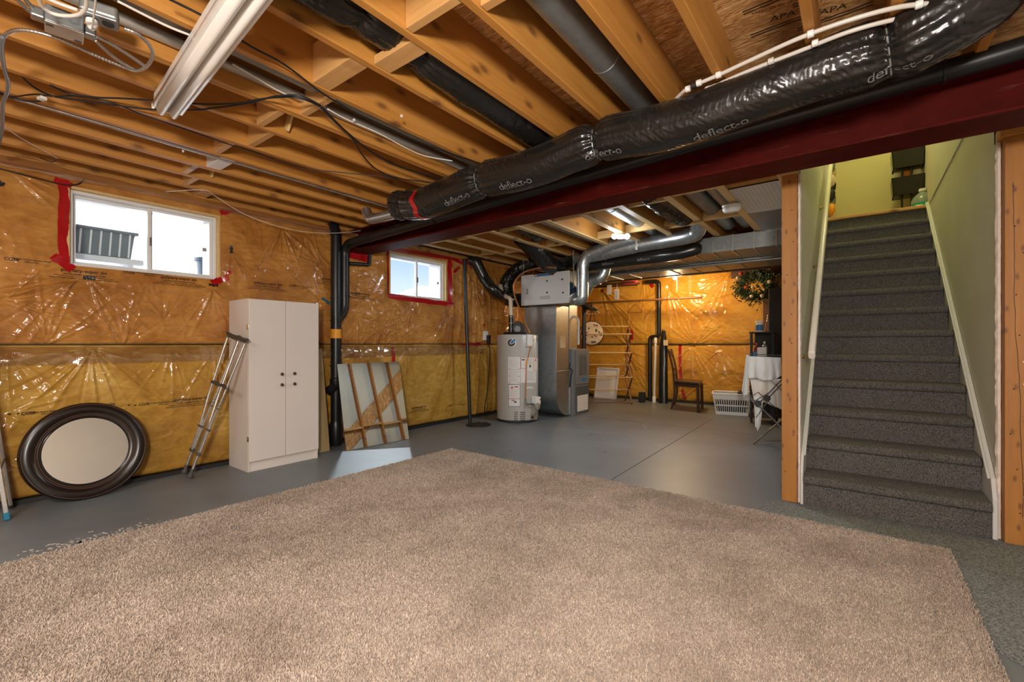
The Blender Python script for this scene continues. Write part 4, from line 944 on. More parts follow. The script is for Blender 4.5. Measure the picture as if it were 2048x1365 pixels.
# --- fluorescent fixture
fz = 2.245
q0, q1 = P(305, 213, z=fz), P(440, 0, z=fz); q2, q3 = P(352, 246, z=fz), P(572, 0, z=fz)
ax = (q1 - q0).normalized(); wd = ((q2 - q0) - ax * (q2 - q0).dot(ax)); W_ = wd.length; ay = wd.normalized()
fxt = thing('fluorescent_fixture', q0 + Vector((0, 0, .08)), 'white two-lobed fluorescent ceiling fixture hung under the joists at upper left', 'light fixture')
prof = [(0, .016), (.0, .004), (.10, .004), (.13, .03)]
def lobe(c, r, n=12): return [(c - r * math.cos(PI * k / n), .006 - .036 * math.sin(PI * k / n)) for k in range(n + 1)]
P2 = [(0, .02), (0, .0), (.11, .0)] + [(.12, .012)] + lobe(.29, .165) + [(.47, .012), (.53, .012)] + lobe(.71, .165) + [(.88, .012), (.89, .0), (1.0, .0), (1.0, .02)]
poly = [(a * W_, b) for a, b in P2]
def fp(a, b, t): return q0 + ay * a + Vector((0, 0, b)) + ax * t
m = MB(); Ln = 2.35
m.grid([[fp(a, b, t) for (a, b) in poly] for t in (0, .6, 1.2, 1.8, Ln)])
m.build('reflector', M['lamp_white'], fxt, smooth=True, solid=.003)
MB().obox(fp(W_ / 2, .045, Ln / 2), ax * Ln / 2, ay * W_ * .46, Vector((0, 0, .025))).build('housing', M['lamp_white'], fxt, bevel=.004)
MB().obox(fp(W_ * .5, .006, -.002), ax * .003, ay * W_ * .06, Vector((0, 0, .014))).build('end_clip', M['plastic_white'], fxt)
MB().obox(fp(W_ * .02, .004, -.004), ax * .004, ay * W_ * .04, Vector((0, 0, .012))).build('end_clip', M['plastic_white'], fxt)
MB().obox(fp(W_ / 2, .078, .3), ax * .02, ay * .03, Vector((0, 0, .012))).obox(fp(W_ / 2, .078, 1.6), ax * .02, ay * .03, Vector((0, 0, .012))).build('mounting_bracket', M['dull_zinc'], fxt)
# --- junction box, receptacle box and armoured cables
jz = 2.245
jb = thing('junction_box', P(130, 60, z=jz), 'square galvanized junction box with a beige cover at the upper left', 'electrical box')
c00, c10, c01 = P(90, 62, z=jz), P(166, 88, z=jz), P(98, 38, z=jz)
ea = (c10 - c00); eb = Vector((-ea.y, ea.x, 0)).normalized(); wB = .085
if eb.dot(c01 - c00) < 0: eb = -eb
cc = c00 + ea / 2 + eb * wB / 2
MB().obox(cc + Vector((0, 0, .032)), ea / 2, eb * wB / 2, Vector((0, 0, .030))).build('box_body', M['dull_zinc'], jb, bevel=.003)
MB().obox(cc + Vector((0, 0, -.001)), ea * .51, eb * wB * .51, Vector((0, 0, .0025))).build('cover_plate', M['steel_plate'], jb, bevel=.002)
for t in (-.22, .24):
    m = MB()
    for rr_ in (.015, .010): m.tube([cc + ea * t + eb * (wB / 2 + .0008) + Vector((0, 0, .034)) + ea.normalized() * rr_ * math.cos(a) + Vector((0, 0, rr_ * math.sin(a))) for a in np.linspace(0, 2 * PI, 17)[:-1]], .0012, 5, closed=True)
    m.build('knockout', M['dull_zinc'], jb)
for t, s in ((-.38, -1), (.36, 1)):
    MB().obox(cc + ea * t + eb * wB * .3 * -s + Vector((0, 0, -.005)), ea.normalized() * .010, eb * .003, Vector((0, 0, .002))).build('screw_tab', M['black_matt'], jb)
for t, s in ((-.5, -1), (.5, 1)):
    MB().obox(cc + ea * t + ea.normalized() * s * .018 + Vector((0, 0, .032)), ea.normalized() * .018, eb * .022, Vector((0, 0, .018))).build('cable_clamp', M['galvanized'], jb, bevel=.005)
ob = thing('receptacle_box', P(205, 35, z=jz), 'rounded steel box with a black receptacle and a white plug, right of the junction box', 'electrical box')
d00, d10 = P(163, 40, z=jz + .02), P(240, 64, z=jz + .02); oa = d10 - d00; ow = .075; ebb = Vector((-oa.y, oa.x, 0)).normalized()
if ebb.dot(eb) < 0: ebb = -ebb
oc = d00 + oa / 2 + ebb * ow / 2
MB().obox(oc + Vector((0, 0, .025)), oa / 2, ebb * ow / 2, Vector((0, 0, .024))).build('box_body', M['dull_zinc'], ob, bevel=.010, seg=3)
MB().obox(oc + Vector((0, 0, -.001)), oa * .47, ebb * ow * .46, Vector((0, 0, .003))).build('cover_plate', M['dull_zinc'], ob, bevel=.003)
for t, mt in ((-.2, 'black_matt'), (.22, 'black_matt')):
    MB().lathe([(.017, 0), (.017, .004), (0, .004)], oc + oa * t + Vector((0, 0, -.004)), (0, 0, -1), 20).build('receptacle', M[mt], ob, smooth=True)
wp_ = MB().lathe([(.017, 0), (.018, .012), (.012, .030), (.006, .036), (0, .036)], oc + oa * -.2 + Vector((0, 0, -.008)), (0, 0, -1), 14)
plug = wp_.build('plug', M['plastic_white'], ob, smooth=True); 
def armoured(name, ctrl, label, r=.0065):
    path, L = resample(catmull(ctrl, 10), 10); n = int(L / .0035); pts, L = resample(catmull(ctrl, 10), n)
    return tag(MB().tube(pts, [r * (1 + .13 * math.sin(i * 3.5e-3 / .011 * 2 * PI)) for i in range(n)], 9).build(name, M['aluminium'], smooth='all'), label, 'cable')
Z = lambda l, z=2.262: [P(u, v, z=z) for u, v in l]
armoured('armoured_cable', Z([(6, 80), (12, 68), (40, 60), (80, 66), (130, 83), (180, 106), (235, 129), (270, 141), (292, 134), (305, 112), (298, 90), (275, 68), (248, 57)]), 'looped metal armoured cable curling right of the steel boxes')
armoured('armoured_cable', Z([(192, 73), (215, 84), (245, 102), (275, 122), (290, 132)]), 'armoured cable from the right side of the junction box, upper strand')
armoured('armoured_cable', Z([(190, 80), (206, 95), (225, 112), (245, 126), (268, 139)], 2.256), 'armoured cable from the right side of the junction box, lower strand')
armoured('armoured_cable', Z([(20, -20), (45, 10), (73, 34)], 2.275), 'armoured cable entering the junction box from above, outer strand'); armoured('armoured_cable', Z([(36, -20), (55, 4), (77, 28)], 2.285), 'armoured cable entering the junction box from above, inner strand')
tubes('grey_cable', Z([(6, 74), (3, 100), (8, 135), (16, 165), (14, 186), (6, 205), (5, 235), (3, 268), (-6, 300)], 2.25), .0075, 'furnace_grey', 'grey jacketed cable hanging down at the left edge', 'cable')
tubes('white_cable', Z([(76, -8), (84, 12), (105, 27), (135, 32), (160, 28), (172, 14), (173, -10)], 2.215), .006, 'cable_white', 'white cable drooping in a loop in front of the steel boxes', 'cable')
tubes('white_cable', [P(u, v, z=2.29) for u, v in ((92, -4), (120, 8), (155, 20))], .0065, 'cable_white', 'white cable ending in the top of the receptacle box', 'cable')
tubes('plug_cord', [oc + oa * -.2 + Vector((0, 0, -.042))] + Z([(191, 5), (186, -14)], 2.20), .003, 'cable_white', 'thin white cord rising from the white plug', 'cord')
# --- loose cables on the underside of the joists
def cab(lst, r, mat, label, z=2.318): return tubes('ceiling_cable', Z(lst, z), r, mat, label, 'cable')
cab([(330, -6), (420, 40), (500, 92), (570, 130), (650, 190), (730, 236), (800, 268), (880, 300), (985, 335)], .0045, 'cable_black', 'black cable stapled along the joist right of the light fixture')
cab([(46, 156), (70, 176), (105, 192), (158, 201), (229, 210), (299, 219), (385, 220), (430, 216), (500, 206), (550, 193), (600, 192), (640, 210)], .0045, 'cable_black', 'black cable sagging behind the fixture end, lower strand')
cab([(100, 170), (141, 188), (193, 195), (246, 197), (304, 201), (395, 208), (470, 207), (540, 196), (598, 196), (642, 214)], .0045, 'cable_black', 'black cable sagging behind the fixture end, upper strand')
cab([(-5, 183), (25, 193), (55, 190), (75, 189), (110, 193), (150, 192), (193, 198), (237, 210), (281, 228), (334, 246), (440, 283), (510, 305), (600, 335), (690, 346), (760, 353), (870, 366)], .0038, 'cable_black', 'thin black cable along the joists from the left edge to the black duct')
cab([(-5, 186), (30, 197), (60, 203), (84, 202)], .0045, 'cable_black', 'black cable ending at a clear clip at the left')
cab([(642, 212), (668, 240), (700, 270), (740, 302), (790, 330), (850, 350), (900, 362)], .0055, 'cable_black', 'bundle of black cable dropping from the bridging block, upper strand'); cab([(642, 216), (672, 246), (705, 278), (725, 310), (752, 338), (790, 355), (850, 364), (885, 366)], .0045, 'cable_black', 'black cable dropping from the bridging block, lower strand')
cab([(655, 218), (680, 232), (705, 244), (760, 268), (810, 295), (850, 312), (905, 322)], .004, 'cable_white', 'white cable curving toward the black duct from the bridging block', 2.33); cab([(465, 128), (500, 148), (550, 178), (575, 190)], .004, 'cable_white', 'white cable in the joist bay right of the fixture', 2.34)
cab([(235, 2), (330, 50), (390, 74)], .005, 'cable_white', 'white cable in the joist bay left of the fixture', 2.34)
cab([(7, 252), (40, 275), (85, 300), (116, 318)], .003, 'cable_white', 'thin pale wire slanting down at the far left'); cab([(116, 318), (104, 324), (80, 316)], .003, 'cable_black', 'stub of dark wire on the joist at the far left')
tubes('ceiling_cable', [P(330, 384, z=2.31), P(405, 380, z=2.31), P(430, 392, z=2.30), P(480, 424, x=-4.30), P(540, 448, x=-4.3), P(610, 464, x=-4.3), P(680, 466, x=-4.3), P(745, 458, x=-4.3)], .003, 'cable_white', 'thin white wire sagging across the wall above the cabinet', 'cable')
tubes('wall_cable', [Vector((surfL(*pl(u, v)) + .008, *pl(u, v))) for u, v in ((-6, 337), (40, 349), (85, 360), (128, 370), (155, 369), (170, 358))], .005, 'cable_black', 'black cable looping over the top corner of the first window', 'cable')
cl_ = P(84, 197, z=2.30); tag(MB().obox(cl_, Vector((.018, .006, 0)), Vector((-.004, .012, 0)), Vector((0, 0, .008))).build('cable_clip', M['plastic_white'], bevel=.003), 'small clear plastic clip joining the black cables at the left', 'clip')
for (u, v) in ((803, 233), (708, 241), (366, 303)): 
    c = P(u, v, z=2.322); MB().box(c.x - .006, c.x + .006, c.y - .004, c.y + .004, 2.318, 2.330).build('staple', M['plastic_white'], ceiling)
# ================================================================ along the left wall
# --- white cabinet
CX, CY0, CY1, CH = -4.04, 1.677, 2.295, 1.46
cb = thing('storage_cabinet', (-4.23, 1.985, 0), 'tall white two-door storage cabinet standing against the insulated wall', 'cabinet')
xb = -4.435
m = MB().box(xb, CX - .019, CY0, CY0 + .016, 0, CH).box(xb, CX - .019, CY1 - .016, CY1, 0, CH).box(xb, CX - .019, CY0 + .016, CY1 - .016, CH - .016, CH).box(xb, xb + .006, CY0 + .016, CY1 - .016, 0, CH - .016).box(xb, CX - .022, CY0 + .016, CY1 - .016, .085, .10)
for z in (.45, .8, 1.15): m.box(xb, CX - .03, CY0 + .016, CY1 - .016, z, z + .015)
m.build('carcass', M['cabinet_white'], cb, bevel=.0015)
MB().box(CX - .045, CX - .030, CY0 + .016, CY1 - .016, 0, .085).build('kick_board', M['cabinet_white'], cb)
MB().box(CX - .0195, CX - .0170, CY0, CY0 + .003, 0.0, CH).build('edge_band', M['cabinet_edge'], cb)
ym = (CY0 + CY1) / 2
for k, (a, b) in enumerate(((CY0 + .002, ym - .0018), (ym + .0018, CY1 - .002))):
    d_ = MB().box(CX - .017, CX, a, b, .088, CH - .002).build('door', M['cabinet_white'], cb, bevel=.0025)
    for v in (748, 769):
        y = P(562, v, x=CX).y if k == 0 else P(587, v, x=CX).y; z = P(574, v, x=CX).z
        MB().lathe([(.006, 0), (.006, .012), (.013, .016), (.0155, .022), (.012, .029), (0, .031)], (CX, y, z), (1, 0, 0), 18).build('knob', M['dark_chrome'], d_, smooth=True)
    hy = a if k == 0 else b
    for z in (.28, 1.22): MB().box(CX - .030, CX - .004, hy - .004 * (1 if k == 0 else -.2) - .003, hy + .003, z - .022, z + .022).build('hinge', M['chrome'], d_, bevel=.002)
# --- crutches
def crutch(top, foot, side, label, n):
    top, foot, side = Vector(top), Vector(foot), Vector(side).normalized(); ax = (foot - top); L = ax.length; ax.normalize(); side = (side - ax * side.dot(ax)).normalized(); dep = ax.cross(side)
    t = thing('crutch', foot, label, 'crutch', 'aluminium crutches'); at = lambda a, b=0, c=0: top + ax * (a * L) + side * b + dep * c
    w = .062
    # two bowed side tubes running from the arm pad to the lower stem
    for s in (-1, 1):
        pts = [at(.015, s * w), at(.15, s * w * .93), at(.34, s * w * .72), at(.42, s * w * .68), at(.55, s * w * .40), at(.66, s * .016), at(.82, s * .014)]
        MB().tube(catmull(pts, 8), .0095, 12).build('side_tube', M['aluminium'], t, smooth='all')
        m = MB()
        for k in range(5): m.tube([at(.40 + .025 * k, s * w * (.70 - .02 * k), -.0105), at(.40 + .025 * k, s * w * (.70 - .02 * k), .0105)], .0032, 8)
        m.build('adjust_hole', M['black_matt'], t)['kind'] = 'stuff'
    MB().tube([at(.60), at(.975)], .0105, 12).build('stem', M['aluminium'], t, smooth=True)
    m = MB(); prof = []
    for k in range(17):
        u = -1 + 2 * k / 16; prof.append((at(-.006 + .012 * u * u * -1 + .006, u * w * 1.35), .019 * (1 - .35 * abs(u) ** 3)))
    m.tube([p[0] for p in prof], [p[1] for p in prof], 14).build('arm_pad', M['brown_foam'], t, smooth=True)
    MB().tube([at(.345, -w * .85), at(.345, w * .85)], .015, 14).build('hand_grip', M['brown_foam'], t, smooth=True)
    for a in (.655, .83): MB().obox(at(a), side * .026, ax * .010, dep * .013).build('clamp', M['steel_grey'], t, bevel=.004)
    MB().lathe([(.012, -.05), (.014, -.012), (.021, -.004), (.023, .012), (.021, .020), (0, .020)], at(.975), ax, 16).build('rubber_tip', M['grey_rubber'], t, smooth=True)
f1, f2 = P(378, 958, z=0.012), P(367, 949, z=.012)
t1 = P(467, 674, x=-4.17); t2 = P(485, 680, x=-4.02)
crutch(t1, f2, (.9, .30, .0), 'aluminium crutch nearer the wall, leaning beside the white cabinet', 1); crutch(t2, f1, (.97, .05, .0), 'aluminium crutch in front, its pad against the cabinet side', 2)
# --- round mirror
bot = P(150, 1000, z=0); topp = P(165, 818, x=-4.43)
Rm = .332
tilt = math.radians(9); cyy = .725
nrm = Vector((math.cos(tilt), 0, math.sin(tilt))); upv = Vector((-math.sin(tilt), 0, math.cos(tilt)))
base = Vector((-4.265, cyy, .0)); cen = base + upv * Rm
rm = thing('round_mirror', base, 'round mirror in a wide dark espresso frame leaning on the insulated wall', 'mirror')
fr = [(.232, .012), (.236, .020), (.244, .022), (.248, .017), (.256, .018), (.262, .026), (.285, .034), (.305, .034), (.318, .028), (.322, .030), (.328, .026), (.335, .012), (.335, -.012), (.232, -.012)]
o = MB().lathe(fr, cen, nrm, 96, closed=True).build('frame', M['frame_espresso'], rm, smooth=True)
for rr_ in (.246, .258, .321): MB().lathe([(rr_ - .0018, .0), (rr_ - .0012, .0265 if rr_ > .3 else .0235 if rr_ < .25 else .0215), (rr_ + .0012, .0265 if rr_ > .3 else .0235 if rr_ < .25 else .0215), (rr_ + .0018, .0)], cen + nrm * .004, nrm, 96, closed=True).build('bead', M['frame_bead'], o, smooth=True)
MB().lathe([(.234, .002), (.226, .0075), (0, .0075)], cen, nrm, 96).build('glass', M['mirror_glass'], rm, smooth=True, angle=.02)
# --- square mirror
a0, a1 = P(692, 903, z=0), P(818, 879, z=0); lean = .165; hz = .80
b0, b1 = P(674, 729, x=a0.x - lean), P(798, 724, x=a1.x - lean)
a0.z = a1.z = .004
sq = thing('square_mirror', (a0 + a1) / 2, 'frameless square mirror panel leaning beside the black drain stack', 'mirror')
un = (a1 - a0).cross(b0 - a0).normalized()
if un.x < 0: un = -un
b0 -= un * (b0 - a0).dot(un); b1 -= un * (b1 - a0).dot(un)
MB().prism([a0, a1, b1, b0], (0, 0, 0), un * -.004).build('backing', M['furnace_dark'], sq)
MB().prism([a0, a1, b1, b0], un * .0002, un * .004).build('glass', M['mirror_glass'], sq)
# added lamp stands in for the twin spotlights' light reflected off the mirror
mc_ = (a0 + a1 + b0 + b1) / 4 + un * .05; dl = Vector((.66, -.50, -.40))
ml = lamp('mirror_bounce_standin', 'AREA', mc_ + dl.normalized() * .40, .20, (.78, .92, 1.0), dl.to_track_quat('-Z', 'Y').to_euler(), shape='RECTANGLE', size=.66, size_y=.62, spread=math.radians(7))
# --- plywood boards behind the cabinet
p0, p1 = Vector((-4.33, 2.31, 0)), Vector((-4.25, 2.535, 0))
bd = MB().prism([(-4.262, 2.33, 0), (-4.235, 2.525, 0), (-4.40, 2.535, 1.03), (-4.415, 2.33, 1.03)], (0, 0, 0), (-.016, 0, 0))
tag(bd.build('plywood_board', M['board_wood'], bevel=.002), 'narrow plywood board leaning between the cabinet and the drain stack', 'board')
# --- step ladder at the left edge
ld = thing('step_ladder', P(12, 1045, z=0), 'aluminium step ladder leg with a blue foot at the left edge', 'ladder')
fA = P(14, 1040, z=.0); fB = P(2, 1032, z=0)
for f, uu, mt in ((fA, Vector((-.09, -.14, 1.3)), 'a'), (fA + Vector((-.01, -.36, 0)), Vector((-.09, .10, 1.3)), 'b')):
    d_ = uu.normalized(); MB().bar(f + d_ * .04, f + uu, .022, .052, (1, 0, 0)).build('leg', M['aluminium'], ld, bevel=.003); MB().bar(f, f + d_ * .05, .028, .058, (1, 0, 0)).build('rubber_foot', M['blue_rubber'], ld, bevel=.006)
fC = P(22, 1016, z=0); uu = Vector((.04, -.14, 1.28))
d_ = uu.normalized(); MB().bar(fC + d_ * .01, fC + uu, .020, .035, (1, 0, 0)).build('rear_leg', M['aluminium'], ld, bevel=.003); MB().bar(fC, fC + d_ * .02, .03, .04, (1, 0, 0)).build('rubber_foot', M['black_matt'], ld, bevel=.004)
for k in range(4):
    z = .25 + .27 * k; c = fA + Vector((-.09 * z / 1.3, -.14 * z / 1.3, z)); MB().box(c.x - .05, c.x + .03, c.y - .34, c.y - .01, z - .012, z + .012).build('tread', M['aluminium'], ld, bevel=.003)
m = MB().bar(fA + Vector((-.02, -.03, .30)), fC + Vector((.02, -.03, .33)), .006, .02); m.build('spreader', M['dull_zinc'], ld)
# --- sump pit and its discharge pole
spc = P(957, 851, z=0)
sp = thing('sump_lid', spc, 'round black sump pit lid in the floor at the foot of the thin black pole', 'lid')
MB().lathe([(.165, 0), (.165, .012), (.150, .016), (.146, .010), (.02, .012), (0, .012)], (spc.x, spc.y, 0), n=40).build('lid', M['black_matt'], sp, smooth=True)
for k in range(8): MB().lathe([(.011, .012), (.009, .022), (0, .022)], (spc.x + .155 * math.cos(k * PI / 4), spc.y + .155 * math.sin(k * PI / 4), 0), n=8).build('bolt', M['black_matt'], sp)
pb0 = P(940, 846, z=.012); pt0 = P(928, 508, x=-4.30)
pl_ = pipe('discharge_pipe', [pb0, pb0 + (pt0 - pb0) * .97], .023, 'abs_black', 'thin black vertical pipe from the sump lid to the joists', 'pipe', seams=(.86,), rad=0, bead=1.2)
# --- outlet with a plug by the pole
op = pl(968, 672); ox = surfL(*op)
ot = thing('wall_outlet', (ox, op[0], op[1]), 'small white outlet with a black plug on the wall beside the water heater', 'outlet')
MB().box(ox, ox + .03, op[0] - .05, op[0] + .05, op[1] - .07, op[1] + .07).build('outlet_plate', M['plastic_white'], ot, bevel=.005)
MB().box(ox + .03, ox + .075, op[0] + .0, op[0] + .05, op[1] - .11, op[1] + .01).build('black_plug', M['black_matt'], ot, bevel=.008)
MB().tube(catmull([(ox + .05, op[0] + .03, op[1] - .10), (ox + .06, op[0] + .05, op[1] - .3), (ox + .06, op[0] + .0, .45), (ox + .08, op[0] - .10, .12), (ox + .15, op[0] - .16, .012)], 8), .006, 8).build('black_cord', M['cable_black'], ot, smooth=True)
c = P(1005, 517, y=5.9)
lh = thing('ceiling_lampholder', c, 'small white lampholder near the ceiling left of the ventilator', 'lamp holder')
MB().lathe([(.055, .02), (.05, 0), (.03, -.02), (.022, -.05), (0, -.05)], c + Vector((0, 0, .02)), n=20).build('holder_body', M['plastic_white'], lh, smooth=True); MB().tube(catmull([c, c + Vector((.02, -.02, -.15)), c + Vector((.05, -.03, -.3)), c + Vector((.09, -.03, -.36))], 6), .004, 6).build('lamp_wire', M['cable_black'], lh)
# --- black insulated intake hose from the wall to the ventilator
f_in = Flex([(-4.46, P(945, 508, x=-4.4).y, 2.22), P(950, 522, x=-4.33), P(968, 556, x=-4.25), P(990, 583, x=-4.1), P(1012, 597, y=5.35), P(1035, 600, y=5.4)], .075, 41, wr=.6, step=.01, nang=48)
tag(f_in.mesh().build('intake_duct', M['black_poly'], smooth='all'), 'black sleeved duct drooping from the red tape on the wall to the ventilator', 'duct')
for (u, v) in ((948, 505), (952, 512)): pass
m = MB(); f_in.ring(m, .05, .004, .012, 24); m.build('red_tape', M['red_tape'], [o for o in bpy.data.objects if o.name.startswith('intake_duct')][0])
# ================================================================ the far room
# --- water heater
hx, hy, hr_, hh = -3.85, 5.18, .293, 1.205
wh = thing('water_heater', (hx, hy, 0), 'tall grey cylindrical gas water heater covered in warning labels', 'water heater')
MB().lathe([(.285, .0), (.285, .03), (hr_, .035), (hr_, hh - .02), (hr_ - .012, hh), (.10, hh + .012), (0, hh + .012)], (hx, hy, 0), n=64).build('tank', M['heater_grey'], wh, smooth=True)
MB().lathe([(.288, .0), (.291, .004), (.291, .028), (.288, .032)], (hx, hy, 0), n=64).build('base_ring', M['black_matt'], wh, smooth=True)
ang0 = math.atan2(-hy, -hx)
fwd_h = Vector((-hx, -hy, 0)).length
def hp(u, v, lift=.0012):
    t = max(-.97, min(.97, (u - 1035) / 42.6)); a = ang0 + math.asin(t); r = hr_ + lift
    x, y = hx + r * math.cos(a), hy + r * math.sin(a); f = -.6064 * x + .7952 * y; return Vector((x, y, H + (V0 - v) * f / F))
def hlabel(u0, v0, u1, v1, mat, name='sticker', lift=.0012, par=None):
    n = 8; return MB().grid([[hp(u0 + (u1 - u0) * i / n, v0 + (v1 - v0) * j / 2, lift) for j in range(3)] for i in range(n + 1)]).build(name, M[mat], par or wh, smooth='all')
def hlines(par, u0, v0, u1, v1, n, mat, th=.45, seed=1):
    m = MB(); rg = random.Random(seed)
    for k in range(n):
        v = v0 + (v1 - v0) * (k + .5) / n; e = u1 - rg.random() * (u1 - u0) * .25
        m.grid([[hp(u0 + (e - u0) * i / 6, v + d, .002) for d in (-th / 2, th / 2)] for i in range(7)])
    o = m.build('printed_lines', M[mat], par); o['kind'] = 'stuff'; return o
a = hlabel(1016, 714.5, 1040, 768, 'paper_white'); hlines(a, 1017.5, 716, 1039, 736, 9, 'grey_print'); hlines(a, 1017.5, 738, 1039, 765, 12, 'grey_print', seed=2)
for v in (738.3, 752.5, 765.6): hlabel(1017, v, 1021, v + .8, 'red_print', 'red_bar', .002, a); hlabel(1034.5, v, 1039.5, v + .8, 'red_print', 'red_bar', .002, a)
a = hlabel(1016.7, 769, 1040, 814, 'black_print'); a2 = hlabel(1017.4, 769.8, 1039.4, 813.2, 'paper_white', 'panel', .0018, a); hlabel(1017.6, 797.5, 1039.4, 798.6, 'red_print', 'red_bar', .0026, a); hlabel(1022, 774, 1026, 777.5, 'red_print', 'symbol', .0026, a); hlabel(1029, 773, 1036, 775.5, 'red_print', 'symbol', .0026, a); hlines(a, 1018.5, 779, 1038.5, 796, 8, 'grey_print'); hlabel(1023, 800.5, 1029, 802, 'black_print', 'symbol', .0026, a); hlabel(1028, 803, 1033, 806, 'black_print', 'symbol', .0026, a)
a = hlabel(1041, 715, 1076, 766, 'paper_white'); hlabel(1041, 715.5, 1051.5, 738, 'red_print', 'panel_border', .0018, a); hlabel(1041.8, 716.5, 1050.8, 737.3, 'paper_white', 'panel', .0024, a); hlabel(1043, 719, 1049, 721.5, 'black_print', 'symbol', .003, a); hlines(a, 1053, 718, 1065, 730, 6, 'grey_print'); hlabel(1058, 731, 1061.5, 735, 'black_print', 'symbol', .0024, a)
hlabel(1067, 715, 1076.3, 742, 'yellow_label', 'panel_border', .0018, a); hlabel(1067.8, 716.2, 1075.8, 741.2, 'paper_white', 'panel', .0024, a); hlabel(1070, 719, 1072, 723, 'red_print', 'symbol', .003, a); hlines(a, 1053, 745, 1068, 760, 6, 'grey_print')
for (u0, v0, u1, v1) in ((1053, 743.8, 1068.5, 744.3), (1053, 760, 1068.5, 760.5)): hlabel(u0, v0, u1, v1, 'grey_print', 'rule', .0024, a)
hlabel(1053, 774, 1066, 777.5, 'paper_white')
def hell(cu, cv, ru, rv, mat, name, lift, par=wh, n=28, rot=0):
    pts = [hp(cu, cv, lift)] + [hp(cu + ru * math.cos(2 * PI * k / n) * math.cos(rot) - rv * math.sin(2 * PI * k / n) * math.sin(rot), cv + ru * math.cos(2 * PI * k / n) * math.sin(rot) + rv * math.sin(2 * PI * k / n) * math.cos(rot), lift) for k in range(n)]
    return MB().add(pts, [(0, 1 + (k + 1) % n, 1 + k) for k in range(n)]).build(name, M[mat], par)
lg = hell(1023.5, 686, 8.6, 8.2, 'plastic_white', 'emblem', .0014); hell(1022.8, 686, 7.4, 7.4, 'black_print', 'emblem_disc', .002, lg); hell(1026, 683, 8.2, 3.6, 'plastic_white', 'emblem_band', .0026, lg, rot=-.7); hell(1026, 683, 7.2, 2.7, 'label_blue', 'emblem_band', .0032, lg, rot=-.7)
hell(1060, 682, 10.5, 4.8, 'plastic_white', 'oval_badge', .0014); hell(1060, 682, 9.4, 3.9, 'heater_grey', 'oval_field', .002)
hlabel(1073.5, 676, 1077, 684, 'label_blue')
for i in range(2):
    for k in range(5):
        u0 = 1028 + i * 11.5; hlabel(u0 + (.6 if k == 0 else 0), 824.5 + k * 3.9, u0 + (7.5 if i == 0 else 10.5), 826 + k * 3.9, 'black_print', 'vent_slot', .0012)
# hanging tag, gas line, control valve
tp = [hp(1053.5, 669, .012), hp(1063, 670, .012), hp(1063, 692, .014), hp(1053, 692, .014)]
MB().add(tp, [(0, 1, 2, 3)]).build('hang_tag', M['paper_white'], wh, solid=.001); hlabel(1050.5, 691.5, 1063, 694, 'cardboard', 'tag_edge', .014)
MB().tube(catmull([hp(1060, 695, .012), hp(1055, 715, .012), hp(1052, 730, .014), hp(1051, 760, .014), hp(1050, 797, .016)], 6), .007, 10).build('copper_tube', M['copper'], wh, smooth=True)
MB().tube([hp(1052.5, 722, .016), hp(1052, 730, .016)], .011, 10).build('yellow_tag', M['yellow_label'], wh)
gv = MB(); c = hp(1067, 808, .045); ex_ = (hp(1069, 808, 0) - hp(1065, 808, 0)).normalized(); nn_ = Vector((c.x - hx, c.y - hy, 0)).normalized()
MB().obox(c + Vector((0, 0, .045)), ex_ * .055, nn_ * .04, Vector((0, 0, .055))).build('gas_valve', M['plastic_white'], wh, bevel=.008)
MB().lathe([(.05, 0), (.05, .03), (.035, .04), (0, .04)], c + nn_ * .02 + Vector((0, 0, -.03)) - ex_ * .02, nn_, 20).build('valve_dial', M['steel_plate'], wh, smooth=True)
MB().lathe([(.01, 0), (.01, .006), (0, .006)], c + nn_ * .04 + Vector((0, 0, .06)) + ex_ * .035, nn_, 12).build('red_knob', M['red_print'], wh)
MB().tube([hp(1050, 797, .02), hp(1050, 812, .03)], .012, 10).tube([hp(1050, 809, .03), c - ex_ * .05], .011, 10).tube(catmull([c + ex_ * .03 - Vector((0, 0, .03)), c + ex_ * .05 - Vector((0, 0, .07)), hp(1066, 832, .02)], 6), .005, 8).build('gas_fitting', M['steel_grey'], wh, smooth=True)
hlabel(1060, 829, 1075, 840, 'steel_plate', 'burner_door'); hlabel(1062, 833, 1067, 838, 'black_print', 'burner_window', .002)
# draft fan and vent on top
tz = hh + .012
vx, vy = P(1020, 668, y=5.15).x, 5.15
MB().box(vx - .05, vx + .22, vy - .09, vy + .09, tz, tz + .03).build('fan_base', M['black_matt'], wh, bevel=.006)
MB().lathe([(.085, -.04), (.09, -.03), (.09, .03), (.085, .04)], (vx + .15, vy, tz + .085), (.606, -.795, 0), 28).build('draft_fan', M['black_matt'], wh, smooth=True)
MB().lathe([(.045, -.02), (.045, .02)], (vx + .17, vy - .05, tz + .07), (.606, -.795, 0), 18).build('fan_motor', M['furnace_dark'], wh, smooth=True)
MB().tube([(vx + .02, vy, tz + .02), (vx + .02, vy, tz + .27)], .038, 18).build('vent_collar', M['black_gloss'], wh, smooth=True)
MB().lathe([(.042, 0), (.042, .014)], (vx + .02, vy, tz + .15), n=18).lathe([(.042, 0), (.042, .014)], (vx + .02, vy, tz + .24), n=18).build('clamp', M['steel_grey'], wh)
vt = [(vx + .02, vy, tz + .25), P(1021, 597, y=5.15), P(1012, 594, y=5.17), P(1004, 588, y=5.2), P(1001, 572, y=5.3)]
pipe('vent_pipe', vt, .030, 'beige_hose', 'beige plastic vent pipe kinked above the water heater', 'pipe', rad=.05)
tubes('gas_hose', [P(u, v, y=5.12) for u, v in ((1059, 667), (1049, 643), (1038, 615), (1029, 590), (1028, 568), (1042, 549), (1065, 539), (1092, 535), (1112, 536))], .011, 'copper', 'orange-brown hose arching from the water heater up past the ventilator', 'hose', n=10)
